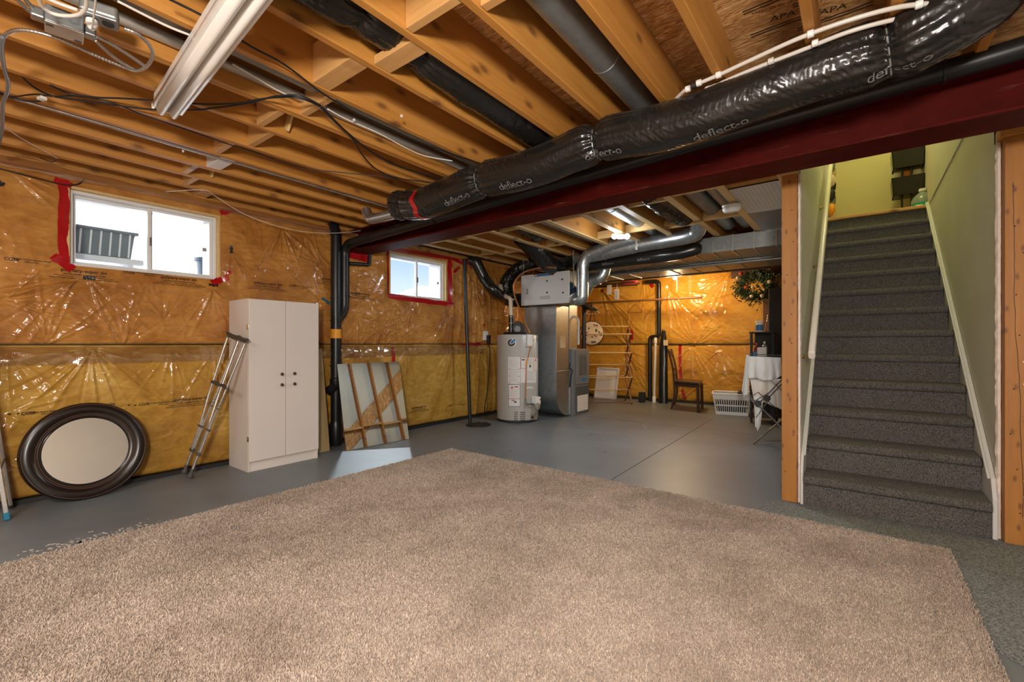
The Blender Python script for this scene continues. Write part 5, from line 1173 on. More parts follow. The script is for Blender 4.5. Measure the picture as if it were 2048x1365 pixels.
tubes('water_pipe', [P(u, v, y=5.35) for u, v in ((1035, 640), (1035, 612))], .006, 'copper', 'short copper pipe with a valve behind the water heater', 'pipe')
# --- ventilator box hung on chains
vy0, vy1 = 5.30, 5.72; vx0, vx1 = P(1042.5, 580, y=vy0).x, P(1138, 580, y=vy0).x; vz0, vz1 = 1.632, 2.062
hv = thing('heat_recovery_ventilator', ((vx0 + vx1) / 2, vy0, vz0), 'pale grey ventilator box hung on chains under the far ceiling', 'ventilator')
MB().box(vx0, vx1, vy0 + .018, vy1, vz0, vz1).build('cabinet', M['box_blue'], hv, bevel=.004)
MB().box(vx0 - .004, vx1 + .004, vy0, vy0 + .018, vz0 - .004, vz1 + .004).build('front_panel', M['box_grey'], hv, bevel=.006)
vp = lambda u, v, d=.0: P(u, v, y=vy0 - .001 - d)
def patch(par, pts, mat, name, th=.002): return MB().prism(pts, (0, 0, 0), (0, -th, 0)).build(name, M[mat], par)
patch(hv, [vp(1067, 549), vp(1109, 544.5), vp(1107, 550.5), vp(1070, 554)], 'black_print', 'label_border'); patch(hv, [vp(1075, 549, .002), vp(1101, 546, .002), vp(1101, 550.2, .002), vp(1075, 552.4, .002)], 'label_blue', 'label'); patch(hv, [vp(1069, 550.5, .002), vp(1074, 549.8, .002), vp(1074, 552, .002), vp(1070.5, 552.4, .002)], 'paper_white', 'label_text'); patch(hv, [vp(1102.5, 546.4, .002), vp(1106.5, 546, .002), vp(1106, 549.2, .002), vp(1102.5, 549.6, .002)], 'paper_white', 'label_text')
for (u, v) in ((1094, 562.5), (1124.5, 559), (1094, 585.5), (1126, 585.5)): c = vp(u, v); MB().lathe([(.013, 0), (.012, .004), (0, .005)], c, (0, -1, 0), 14).build('screw', M['black_matt'], hv)
patch(hv, [vp(1053.5, 578), vp(1055.5, 578), vp(1055.5, 589), vp(1053.5, 589)], 'furnace_grey', 'latch')
m = MB(); c = vp(1090.5, 596.5, .001)
for k, s in enumerate(('VENTILATION', 'FRESH AIR')): pass
for r_ in range(3):
    for q_ in range(9): m.box(c.x - .085 + q_ * .019, c.x - .085 + q_ * .019 + (.012 + .004 * ((q_ * 7 + r_) % 2)), c.y - .001, c.y, c.z + .02 - r_ * .018, c.z + .031 - r_ * .018)
o = m.build('small_print', M['grey_print'], hv); o['kind'] = 'stuff'
for (x, ztop) in ((P(1046, 548, y=vy0 + .05).x, 2.33), (P(1140.5, 545, y=vy0 - .012).x + .012, 2.33)):
    m = MB(); z = vz1 - (.02 if x < -3.5 else .22); k = 0
    while z < ztop:
        y_ = vy0 + .06 if x < -3.5 else vy0 + .05
        m.tube([(x + (.006 * math.cos(a) if k % 2 else 0), y_ + (0 if k % 2 else .006 * math.cos(a)), z + .012 * math.sin(a)) for a in np.linspace(0, 2 * PI, 9)[:-1]], .002, 5, closed=True); z += .018; k += 1
    o = m.build('hanging_chain', M['bright_zinc'], hv, smooth='all')
# --- flexible and rigid ducts on the ventilator
d_a = Flex([(vx0 + .03, 5.52, 1.73), P(1022, 600, y=5.52), P(1012, 582, y=5.52), P(1016, 560, y=5.52), P(1035, 541, y=5.55), P(1062, 530, y=5.6), P(1085, 522, y=5.65), P(1100, 512, y=5.7)], .100, 51, wr=3.6, step=.007, nang=72)
tag(d_a.mesh().build('insulated_flex_duct', M['black_poly'], smooth='all'), 'black wrinkled duct curling over the left side of the ventilator', 'duct')
d_b = Flex([P(1030, 466, y=4.75), P(1052, 482, y=4.85), P(1076, 505, y=5.0), P(1094, 526, y=5.2), P(1118, 535, y=5.45), P(1140, 527, y=5.7), P(1155, 519, y=5.9)], .115, 57, wr=3.4, step=.007, nang=72, ends=(0, 1))
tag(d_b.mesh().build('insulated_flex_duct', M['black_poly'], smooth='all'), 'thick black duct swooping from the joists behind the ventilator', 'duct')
def elbow(name, pts, r, mat, label, nb, rad=.16):
    path = fillet(pts, rad, 5); o = tag(MB().tube(path, r, 28).build(name, M[mat], smooth=True, angle=.25), label, 'duct')
    pp, L = resample(path, 80)
    for k in range(nb):
        i = int(3 + 73 * (k + .5) / nb); t = (pp[i + 1] - pp[i - 1]).normalized(); MB().lathe([(r * .99, -.007), (r * 1.06, -.005), (r * 1.06, .005), (r * .99, .007)], pp[i], t, 28).build('joint_band', M[mat], o, smooth=True)
    return o
EY = 5.28
elbow('galvanized_duct', [(vx1 - .02, EY + .15, 1.72), P(1152, 597, y=EY) + Vector((.02, 0, -.03)), P(1165, 597, y=EY), P(1165, 530, y=EY), P(1172, 513, y=EY), P(1225, 489, y=EY), P(1272, 478, y=EY)], .078, 'galvanized', 'shiny galvanized duct rising in an S from the right side of the ventilator', 9, .13)
elbow('galvanized_duct', [P(1150, 600, y=5.6), P(1168, 590, y=5.6), P(1180, 563, y=5.6), P(1203, 556, y=5.6), P(1210, 540, y=5.62), P(1212, 520, y=5.64)], .078, 'galvanized', 'short galvanized elbow duct just right of the ventilator', 7, .13)
elbow('galvanized_duct', [P(1175, 514, y=5.36) + Vector((0, 0, 0)), P(1290, 489, y=5.32), P(1372, 474, y=5.2), P(1396, 466, y=5.18), P(1398, 432, y=5.02)], .085, 'galvanized', 'long galvanized round duct with an elbow up into the joists', 4, .15)
MB().box(P(1270, 490, y=5.21).x, P(1273, 490, y=5.21).x + .01, 5.215, 5.225, P(1271, 500, y=5.21).z, 2.33).build('duct_strap', M['bright_zinc'], ceiling)
db = Flex([P(1150, 535, y=5.55), P(1250, 522, y=5.5), P(1330, 512, y=5.45), P(1385, 500, y=5.5), P(1400, 490, y=5.55)], .075, 71, wr=.5, step=.01, nang=40)
dbo = tag(db.mesh().build('insulated_flex_duct', M['black_poly'], smooth='all'), 'black sleeved duct lying under the long galvanized duct', 'duct')
for q_ in (.55, 1.05): tx = MB(); db.lettering(tx, 'deflect-o', .05, q_, -.3); tx.build('sleeve_print', M['duct_print'], dbo)
# --- furnace, return drop, plenum
ff = thing('furnace', (-3.64, 6.17, 0), 'dark grey furnace cabinet with a louvred door beside the return duct', 'furnace')
x0, x1, y0, y1, zt_ = -3.92, -3.385, 5.93, 6.43, 1.0
MB().box(x0, x1, y0, y1, 0, zt_).build('cabinet', M['furnace_grey'], ff, bevel=.006)
MB().box(x1, x1 + .012, y0 + .09, y1, .46, zt_ - .01).build('upper_door', M['furnace_grey'], ff, bevel=.004); MB().box(x1, x1 + .012, y0 + .09, y1, .03, .43).build('lower_door', M['furnace_dark'], ff, bevel=.004)
for k in range(16):
    for q_ in range(2): MB().box(x1 + .012, x1 + .015, y0 + .18 + q_ * .13, y0 + .18 + q_ * .13 + .11, .60 + k * .020, .611 + k * .020).build('louvre', M['furnace_dark'], ff)
MB().box(x1 + .012, x1 + .014, y0 + .26, y0 + .42, .51, .55).build('blue_badge', M['label_blue'], ff)
pw = MB().box(x1 + .012, x1 + .0135, y0 + .12, y0 + .46, .05, .29).build('instruction_sheet', M['paper_white'], ff); m = MB()
for k in range(5): m.box(x1 + .0136, x1 + .014, y0 + .13, y0 + .45, .085 + k * .04, .087 + k * .04); m.box(x1 + .0136, x1 + .014, y0 + .13 + k * .075, y0 + .132 + k * .075, .06, .28)
o = m.build('printed_lines', M['grey_print'], pw); o['kind'] = 'stuff'
MB().tube(catmull([(x0 + .5, y0 - .01, .80), (x0 + .5, y0 - .03, .72), (x0 + .55, y0 - .03, .68), (x0 + .52, y0 - .02, .6), (x0 + .5, y0 - .02, .42)], 8), .008, 8).build('wiring', M['cable_black'], ff, smooth=True)
rd = thing('return_duct', (-3.7, 5.70, 0), 'tall sheet-metal return duct with a curved heel beside the furnace', 'duct')
rx0, rx1, ry0, ry1 = -3.98, -3.42, 5.53, 5.89
MB().box(rx0, rx1, ry0, ry1 - .02, .68, 1.63).build('upper_duct', M['galvanized'], rd, bevel=.003)
heel = [(ry0, .66)] + [(ry0 + .34 - .34 * math.cos(a), .36 - .34 * math.sin(a)) for a in np.linspace(0, PI / 2, 12)] + [(y0, .02), (y0, .40)] + [(ry1 - .02, .44), (ry1 - .02, .66)]
MB().prism([(rx0, a, b) for a, b in heel], (0, 0, 0), (rx1 - rx0, 0, 0)).build('curved_heel', M['galvanized'], rd, smooth=True, angle=.5)
MB().box(rx0 - .006, rx1 + .008, ry0 - .006, ry1 - .014, .655, .69).build('joint_collar', M['galvanized'], rd, bevel=.003)
MB().prism([(rx0 + .22, ry0 - .004, 1.02), (rx1, ry0 - .004, 1.02), (rx1, ry0 - .004, 1.56), (rx0 + .42, ry0 - .004, 1.56)], (0, 0, 0), (0, -.004, 0)).build('transition_plate', M['galvanized'], rd)
MB().box(rx1, rx1 + .003, ry0 + .10, ry0 + .25, 1.02, 1.2).build('duct_tag', M['cardboard'], rd)
MB().box(x1 - .06, x1 - .02, y0 - .035, y0 - .005, .03, .43).build('filter_rack', M['dull_zinc'], rd, bevel=.003)
MB().box(-3.90, -3.47, 5.98, 6.22, 1.0, 2.14).build('supply_plenum', M['galvanized'], ff, bevel=.003)
pipe('condensate_pipe', [P(1130, 634, y=6.1), P(1152, 634, y=6.1), P(1157, 641, y=6.1), P(1157, 690, y=6.1)], .018, 'pex_white', 'white plastic condensate pipe above the furnace', 'pipe', rad=.04)
pipe('support_pole', [P(1168, 612, y=7.2), P(1168, 700, y=7.2) - Vector((0, 0, 1.0))], .036, 'abs_black', 'black pole standing behind the furnace', 'pole', rad=0)
tag(MB().prism([P(1146, 605, y=7.1), P(1152, 601, y=7.1), P(1181, 618, y=7.1), P(1176, 621, y=7.1)], (0, 0, 0), (0, .3, 0)).build('black_board', M['black_matt']), 'black slanted board on top of the pole behind the furnace', 'board')
# --- trunk ducts under the far joists
tk = thing('duct_trunk', (-1.9, 5.9, 2.14), 'wide galvanized duct trunk running across the far room', 'duct')
MB().box(-3.5, -.43, 5.63, 6.20, 2.145, 2.325).build('trunk_body', M['dull_zinc'], tk, bevel=.003)
x = -.70
while x > -3.4: MB().box(x - .006, x + .006, 5.612, 6.205, 2.135, 2.327).build('standing_seam', M['galvanized'], tk); x -= .215
MB().box(-.80, -.43, 5.60, 5.63, 2.31, 2.328).build('drive_cleat', M['bright_zinc'], tk)
tk2 = thing('duct_trunk', (-1.9, 6.6, 2.12), 'second galvanized duct trunk farther back, its underside glowing amber', 'duct')
MB().box(-3.8, -.43, 6.32, 6.9, 2.115, 2.30).build('trunk_body', M['dull_zinc'], tk2, bevel=.003)
x = -.60
while x > -3.4: MB().box(x - .005, x + .005, 6.305, 6.905, 2.107, 2.302).build('standing_seam', M['dull_zinc'], tk2); x -= .30
pipe('gas_pipe', [(-3.9, 6.24, 2.10), (-.43, 6.24, 2.105)], .017, 'galvanized', 'thin grey gas pipe strapped between the two duct trunks', 'pipe', seams=(.1, .25, .4, .55, .7, .8, .92), rad=0, bead=1.3)
# --- panned return, bay ducts, smoke alarm
pn = MB().box(-.845, -.43, 3.985, 4.80, 2.322, 2.328); pno = tag(pn.build('gridded_foil_sheet', M['cable_white']), 'pale gridded foil sheet closing a joist bay at the right', 'sheet')
m = MB()
for k in range(14): m.box(-.845 + k * .031, -.8435 + k * .031, 3.99, 4.795, 2.3212, 2.322)
for k in range(24): m.box(-.845, -.43, 4.0 + k * .0335, 4.0015 + k * .0335, 2.3212, 2.322)
o = m.build('printed_grid', M['grey_print'], pno); o['kind'] = 'stuff'
for (u, v) in ((1508, 402), (1549, 395)): p = P(u, v, z=2.321); text_on_m = MB(); text_on(text_on_m, 'm', .03, p, (1, 0, 0), (0, -1, 0)); text_on_m.build('printed_mark', M['grey_print'], pno)
tag(MB().box(-.845, -.43, 4.80, 5.60, 2.318, 2.328).build('sheet_metal_lid', M['dull_zinc'], bevel=.002), 'plain sheet-metal bay cover beyond the gridded panel', 'panel')
fb_ = Flex([(-1.49, 3.2, 2.45), (-1.49, 3.9, 2.44), (-1.48, 4.5, 2.43), (-1.46, 5.0, 2.43)], .100, 61, wr=4.0, step=.007, nang=64); tag(fb_.mesh().build('flex_duct', M['black_poly'], smooth='all'), 'crinkled black and silver duct in the far joist bay by the lamps', 'duct')
pipe('round_duct', [(-1.37, 3.2, 2.44), (-1.37, 5.2, 2.44)], .05, 'galvanized', 'galvanized round duct beside the crinkled one in the far bay', seams=(.3, .5), rad=0)
for x, lb in ((-1.17, 'left of two round ducts in the far bay by the smoke alarm'), (-.985, 'right of two round ducts in the far bay by the smoke alarm')): pipe('round_duct', [(x, 3.2, 2.45), (x, 5.6, 2.45)], .075, 'dull_zinc', lb, seams=(.5,), rad=0)
for x, lb in ((-2.68, 'round duct in the far bay above the ventilator'), (-4.10, 'round duct in the far bay by the second window'), (-1.93, 'round duct in the far bay left of the lamps')): pipe('round_duct', [(x, 3.2, 2.45), (x, 5.6, 2.45)], .08, 'dull_zinc', lb, seams=(.4,), rad=0)
bl = Flex([(-2.98, 3.4, 2.45), (-3.05, 4.1, 2.45), (-3.10, 4.6, 2.42), P(1030, 466, y=4.75) + Vector((0, .02, .02))], .09, 67, wr=3.0, step=.01, nang=48); tag(bl.mesh().build('flex_duct', M['black_poly'], smooth='all'), 'black duct up in the far joist bay left of the swooping one', 'duct')
sp_ = P(1463, 418, y=4.32); sa = thing('smoke_alarm', sp_, 'round white smoke alarm hanging from two wires', 'smoke alarm')
MB().lathe([(.062, .030), (.072, .020), (.074, 0), (.060, -.022), (.02, -.028), (0, -.028)], sp_ + Vector((0, 0, -.005)), (0, -.15, 1), 32).build('alarm_body', M['plastic_white'], sa, smooth=True)
MB().lathe([(.076, .0), (.078, .010), (.06, .018)], sp_ + Vector((0, 0, .02)), (0, -.1, 1), 32).build('mounting_ring', M['plastic_white'], sa, smooth=True)
for dx in (-.02, .012): MB().tube(catmull([sp_ + Vector((dx, 0, .02)), sp_ + Vector((dx + .01, .01, .07)), sp_ + Vector((dx + .03, .0, .11)), (sp_.x + .045, sp_.y, 2.335)], 6), .004, 8).build('wire', M['cable_white'], sa, smooth=True)
# --- lamps that are on
bz = P(1241, 480, y=4.75); lm = thing('twin_spotlight', bz + Vector((0, 0, .05)), 'twin cool white spotlight bulbs glowing under the far joists', 'lamp')
MB().lathe([(.05, 0), (.055, .03), (.03, .045), (0, .045)], bz + Vector((0, .02, .02)), (0, 0, 1), 20).build('lamp_base', M['plastic_white'], lm, smooth=True)
for k, (u, v) in enumerate(((1229, 473), (1254, 473))):
    c = P(u, v, y=4.72); s = 1 if k else -1
    MB().tube([bz + Vector((0, .02, .03)), c + Vector((-s * .01, .03, .02))], .018, 12).build('socket', M['plastic_white'], lm, smooth=True)
    MB().lathe([(.0, .026), (.018, .022), (.029, .010), (.031, 0), (.028, -.012), (.016, -.026), (0, -.03)][::-1], c, (.5, -.8, -.35), 20).build('bulb', M['bulb_cool'], lm, smooth='all')
MB().tube(catmull([bz + Vector((0, .02, .06)), bz + Vector((-.03, 0, .12)), bz + Vector((-.13, -.05, .20))], 6), .005, 8).build('lamp_cord', M['cable_white'], lm)
for nm_, u_, dv in (('spot_glow_left', 1229, Vector((-.25, -.35, -.9))), ('spot_glow_right', 1254, Vector((.45, -.25, -.85)))):
    lamp(nm_, 'SPOT', P(u_, 473, y=4.72) + Vector((.02, -.03, -.035)), 44, (.80, .91, 1.0), dv.to_track_quat('-Z', 'Y').to_euler(), shadow_soft_size=.03, spot_size=math.radians(160), spot_blend=.75)
    lamp(nm_ + '_spill', 'POINT', P(u_, 473, y=4.72) + Vector((.02, -.05, -.05)), 3.5, (.86, .94, 1.0), shadow_soft_size=.03)
c = P(1350, 556, y=7.6); lw = thing('bare_bulb', c + Vector((0, 0, .08)), 'warm bare bulb with a pull string glowing by the far wall', 'lamp')
MB().lathe([(.0, -.034), (.018, -.030), (.032, -.012), (.034, .004), (.026, .026), (.015, .045), (.014, .05)], c, (0, 0, 1), 24).build('bulb', M['bulb_warm'], lw, smooth='all'); MB().lathe([(.02, .045), (.022, .09), (.045, .10), (.05, .14), (0, .14)], c, (0, 0, 1), 20).build('lamp_holder', M['plastic_white'], lw, smooth=True); MB().tube([c + Vector((.03, 0, .05)), c + Vector((.03, 0, -.24))], .0022, 6).build('pull_string', M['cable_white'], lw)
lamp('bare_bulb_glow', 'POINT', c + Vector((0, -.06, -.06)), 80, (1, .74, .40), shadow_soft_size=.11)
# --- clothes rod, hangers, hanging shelf
r0, r1 = P(1172, 607, y=8.0), P(1405, 595, y=8.0)
rod = tag(MB().tube([r0, r1], .018, 14).build('clothes_rod', M['rack_leg'], smooth=True), 'long wooden clothes rod hung on chains before the far wall', 'rod')
for (u, up_) in ((1240.5, 555), (1243, 555), (1382, 560), (1385, 560)):
    p = r0.lerp(r1, (u - 1172) / 233); m = MB(); z = p.z
    while z < 2.33: m.lathe([(0, 0), (.006, .005), (0, .010)], (p.x, p.y, z), n=6); z += .021
    o = m.build('rod_chain', M['cable_white'], rod); o['kind'] = 'stuff'
def hanger(u, wdt, mat, label, yaw=0, drop=.13, rad=.006):
    p = r0.lerp(r1, (u - 1172) / 233) + Vector((0, 0, .018)); t = thing('clothes_hanger', p, label, 'hanger', 'hangers on the clothes rod'); d = Vector((math.cos(yaw), math.sin(yaw), 0))
    hk = [p + Vector((0, .02, -.03)), p + Vector((0, .018, 0)), p + Vector((0, 0, .008)), p + Vector((0, -.018, -.004)), p + Vector((0, -.012, -.04)), p + Vector((0, 0, -.06)), p + Vector((0, 0, -.10))]
    MB().tube(catmull(hk, 6), .003, 8).build('hook', M['chrome'], t, smooth=True)
    n = p + Vector((0, 0, -.09)); bt = n + Vector((0, 0, -drop))
    pts = [n, n + d * wdt * .25 + Vector((0, 0, -.015)), n + d * wdt * .8 + Vector((0, 0, -drop * .7)), n + d * wdt + Vector((0, 0, -drop * .95)), n + d * wdt * .95 + Vector((0, 0, -drop * 1.08)), bt + Vector((0, 0, -drop * .08)), n - d * wdt * .95 + Vector((0, 0, -drop * 1.08)), n - d * wdt + Vector((0, 0, -drop * .95)), n - d * wdt * .8 + Vector((0, 0, -drop * .7)), n - d * wdt * .25 + Vector((0, 0, -.015)), n]
    MB().tube(catmull(pts, 4), rad, 8).build('shoulders', M[mat], t, smooth=True)
hanger(1280, .125, 'hanger_wood', 'dark brown clothes hanger alone in the middle of the rod', .15, rad=.009); hanger(1187, .115, 'hanger_white', 'pale clothes hanger nearest the galvanized elbow', .25, rad=.007); hanger(1192, .12, 'hanger_white', 'second pale hanger overlapping the first by the galvanized elbow', -.3, rad=.006); hanger(1209, .10, 'hanger_wood', 'thin brown hanger right of the pale hangers', .9)
sh = thing('hanging_shelf', P(1230, 566, y=7.9), 'dark plank shelf hung under the far beam holding red things', 'shelf')
MB().bar(P(1188, 571, y=7.9), P(1275, 566, y=7.9), .25, .02).build('plank', M['dark_wood'], sh, bevel=.002); MB().bar(P(1188, 575, y=7.8), P(1275, 570, y=7.8), .02, .03).build('plank_edge', M['dark_wood'], sh)
for u in (1192, 1268): p = P(u, 566, y=7.9); MB().tube([p, (p.x, p.y, 2.33)], .006, 6).build('hanger_rod', M['steel_grey'], sh)
p = P(1258, 564, y=7.85); MB_ = MB().lathe([(.03, -.16), (.05, -.13), (.055, 0), (.05, .13), (.03, .16)], p + Vector((0, 0, .0)), (1, 0, .05), 16); tag(MB_.build('red_bundle', M['red_print'], smooth=True), 'red wrapped bundle lying on the hanging shelf', 'bundle')
for u, v0, v1, lb in ((1218, 571, 589, 'small blank grey card hanging below the shelf'), (1233, 579, 599, 'white printed card hanging below the shelf on a string')):
    p0_, p1_ = P(u - 4, v0, y=7.78), P(u + 5, v1, y=7.78); t = thing('hanging_card', ((p0_.x + p1_.x) / 2, 7.78, p1_.z), lb, 'card')
    MB().box(p0_.x, p1_.x, 7.779, 7.782, p1_.z, p0_.z).build('card', M['paper_white'], t); MB().tube([((p0_.x + p1_.x) / 2, 7.78, p0_.z), ((p0_.x + p1_.x) / 2, 7.8, p0_.z + .12)], .0025, 6).build('string', M['cable_white'], t)
    if v0 == 579:
        m = MB(); w_ = p1_.x - p0_.x
        for k in range(7): m.box(p0_.x + w_ * .2, p0_.x + w_ * (.65 + .2 * (k % 2)), 7.777, 7.779, p1_.z + (p0_.z - p1_.z) * (.1 + .11 * k), p1_.z + (p0_.z - p1_.z) * (.14 + .11 * k))
        o = m.build('printed_lines', M['grey_print'], t); o['kind'] = 'stuff'
# --- floral bag
c = P(1183, 667, y=8.05); fbg = thing('floral_bag', c, 'round cream floral bag with dark rim hanging behind the drying rack', 'bag')
g_ = MB().lathe([(0, .06), (.12, .058), (.20, .045), (.235, .02), (.235, -.02), (.20, -.05), (0, -.06)], c, (.55, -.83, 0), 40); g_.build('bag_body', M['floral_cloth'], fbg, smooth=True)
MB().lathe([(.228, .026), (.246, .02), (.246, -.02), (.228, -.026)], c, (.55, -.83, 0), 40).build('rim', M['dark_wood'], fbg, smooth=True)
rg = random.Random(5); e1_, e2_ = Vector((.83, .55, 0)), Vector((0, 0, 1))
for k in range(15):
    a, rr2 = rg.random() * 6.28, .19 * math.sqrt(rg.random()); pc = c + e1_ * rr2 * math.cos(a) + e2_ * rr2 * math.sin(a) + Vector((.55, -.83, 0)) * (.062 - .012 * (rr2 / .2) ** 2)
    m = MB(); b = rg.random() * 3; m.add([pc + (e1_ * math.cos(b + q) + e2_ * math.sin(b + q)) * rg.uniform(.012, .035) for q in np.linspace(0, 6.28, 8)[:-1]], [tuple(range(7))]); m.build('flower_print', M[('dark_wood', 'hanger_wood', 'leaf_green')[k % 3]], fbg)
MB().tube(catmull([c + Vector((-.05, -.02, .22)), c + Vector((.0, -.02, .36)), (c.x + .02, 8.0, r0.z), c + Vector((.06, -.02, .36)), c + Vector((.09, -.02, .22))], 8), .009, 8).build('strap', M['dark_wood'], fbg, smooth=True)
# --- folding wooden drying rack
N0 = P(1265, 809, z=0); fd = Vector((-.6064, .7952, 0)); rt_ = Vector((.7952, .6064, 0)); ctr = N0 + fd * .27
dr = thing('wooden_drying_rack', ctr, 'folding wooden accordion drying rack standing at the far wall', 'drying rack')
zs = [0, .475, .917, 1.255]; hw = [.27, .225, .185, .145]; LN = .86
near = [ctr - fd * hw[i] + Vector((0, 0, zs[i])) for i in range(4)]; far = [ctr + fd * hw[i] + Vector((0, 0, zs[i])) for i in range(4)]; topn = ctr + Vector((0, 0, 1.40))
for e_ in (0, 1):
    o_ = -rt_ * (LN * e_); k_ = .008
    for i, (a, b) in enumerate(((near[0], far[1]), (far[0], near[1]), (near[1], far[2]), (far[1], near[2]), (near[2], far[3]), (far[2], near[3]), (near[3], topn), (far[3], topn))):
        MB().bar(a + o_ + rt_ * k_ * (1 if i % 2 else -1), b + o_ + rt_ * k_ * (1 if i % 2 else -1), .018, .026, rt_).build('slat', M['rack_leg'], dr, bevel=.002)
for n_ in near[1:] + far[1:] + [topn, (near[0] + far[1]) / 2 * 1.0, (near[1] + far[2]) / 2]:
    MB().tube([n_ + rt_ * .01, n_ - rt_ * (LN + .01)], .0085, 10).build('dowel', M['rack_wood'], dr, smooth=True)
MB().tube([near[0] + Vector((0, 0, .03)), near[0] - rt_ * LN + Vector((0, 0, .03))], .0085, 10).build('dowel', M['rack_leg'], dr, smooth=True)
# --- things along the far wall
q0_, q1_ = P(1190, 800, y=8.25), P(1232, 801, y=8.25); pf = thing('framed_panel', (q0_ + q1_) / 2, 'pale framed panel leaning on the far wall behind the drying rack', 'frame')
hz_ = P(1210, 737, y=8.42).z; q0_.z = q1_.z = 0
MB().prism([q0_, q1_, Vector((q1_.x, 8.41, hz_)), Vector((q0_.x, 8.41, hz_))], (0, 0, 0), (0, -.01, 0)).build('panel', M['paper_white'], pf)
for (a, b) in (((q0_), (q1_)), (Vector((q0_.x, 8.40, hz_)), Vector((q1_.x, 8.40, hz_))), (q0_, Vector((q0_.x, 8.40, hz_))), (q1_, Vector((q1_.x, 8.40, hz_)))): MB().bar(a + Vector((0, -.015, .01)), b + Vector((0, -.015, 0)), .022, .03).build('frame_rail', M['cable_white'], pf)
p = P(1282, 806, z=0); tag(MB().box(p.x - .05, p.x + .05, p.y, p.y + .10, 0, .19).build('small_black_bin', M['black_matt'], bevel=.012), 'small upright black bin on the floor by the far wall', 'bin')
ax_ = P(1318, 600, y=8.40).x; bx_ = P(1300, 700, y=8.40).x
pipe('drain_pipe', [P(1293, 565, y=8.40), P(1318, 563, y=8.40), (ax_, 8.40, P(1318, 674, y=8.4).z), (bx_, 8.40, P(1300, 674, y=8.4).z), (bx_, 8.40, 0)], .038, 'abs_black', 'black drain pipe with a jog running down the far wall', 'pipe', seams=(.12, .5), rad=.07)
p = P(1306, 806, z=0); tb = thing('white_tube', (p.x, 8.22, 0), 'long white plastic tube standing beside the black drain', 'tube')
MB().tube([(p.x, 8.22, 0.02), (p.x, 8.30, P(1306, 676, y=8.3).z)], .024, 16).build('tube_body', M['pex_white'], tb, smooth=True); MB().lathe([(.034, 0), (.034, .10), (.026, .11)], (p.x, 8.22, 0), n=18).build('lower_collar', M['enamel_white'], tb, smooth=True); MB().lathe([(.030, 0), (.030, .09)], (p.x, 8.295, P(1306, 686, y=8.3).z), n=18).build('upper_collar', M['enamel_white'], tb, smooth=True)
p = P(1329, 806, z=0); bh = P(1325, 662, y=8.25).z
lb_ = thing('long_black_bag', (p.x, 8.22, 0), 'tall slim black bag with a pale tag standing by the drain pipe', 'bag')
m = MB(); rows = []
for t in np.linspace(0, 1, 26):
    w_ = .085 * (1 - .12 * t) * (1 if t < .72 else (1 - .55 * ((t - .72) / .28) ** 1.6)); row = []
    for k in range(20):
        a = 2 * PI * k / 20; r_ = w_ * (1 + .10 * float(fnoise(np.array(t * 9. + math.cos(a)), np.array(math.sin(a) * 2.), 77))); row.append((p.x - .02 * t + r_ * math.cos(a), 8.22 + .08 * t + r_ * .7 * math.sin(a), bh * t))
    rows.append(row + [row[0]])
m.grid(rows).build('bag_body', M['black_poly'], lb_, smooth='all'); MB().lathe([(.04, 0), (.02, .03), (0, .03)], (p.x - .02, 8.30, bh), n=12).build('drawstring', M['steel_grey'], lb_, smooth=True)
c = P(1330, 686, y=8.14); MB().box(c.x - .04, c.x + .04, 8.175, 8.18, c.z - .05, c.z + .05).build('luggage_tag', M['cardboard'], lb_)
# --- dining chair
bl_, fl_, br_, frr = Vector((-2.39, 7.51, 0)), Vector((-1.985, 7.415, 0)), Vector((-2.50, 8.0, 0)), Vector((-2.06, 7.92, 0))
ch = thing('dining_chair', (bl_ + frr) / 2, 'dark wooden chair with a brown leather seat facing right by the far wall', 'chair')
fw_ = (fl_ - bl_).normalized()
for a in (fl_, frr): MB().bar(a, a + Vector((0, 0, .42)) - fw_ * .01, .036, .036, fw_).build('leg', M['dark_wood'], ch, bevel=.004)
for a in (bl_, br_):
    m = MB(); pts = [a - fw_ * .05, a + Vector((0, 0, .22)), a + Vector((0, 0, .44)), a - fw_ * .03 + Vector((0, 0, .70)), a - fw_ * .11 + Vector((0, 0, .99))]
    m.tube(catmull(pts, 6), .019, 4).build('rear_leg', M['dark_wood'], ch)
ctrs = (bl_ + fl_ + br_ + frr) / 4
MB().prism([bl_, fl_, frr, br_], (0, 0, .385), (0, 0, .43)).build('seat_frame', M['dark_wood'], ch, bevel=.005)
MB().prism([(q - ctrs) * 1.04 + ctrs for q in (bl_, fl_, frr, br_)], (0, 0, .43), (0, 0, .475)).build('seat', M['leather_dark'], ch, bevel=.018, seg=4)
for z, hgt, off in ((.91, .11, .09), (.66, .05, .025), (.56, .04, .01)):
    a, b = bl_ - fw_ * off + Vector((0, 0, z)), br_ - fw_ * off + Vector((0, 0, z)); MB().bar(a, b, .018, hgt).build('back_slat', M['rack_leg'], ch, bevel=.003)
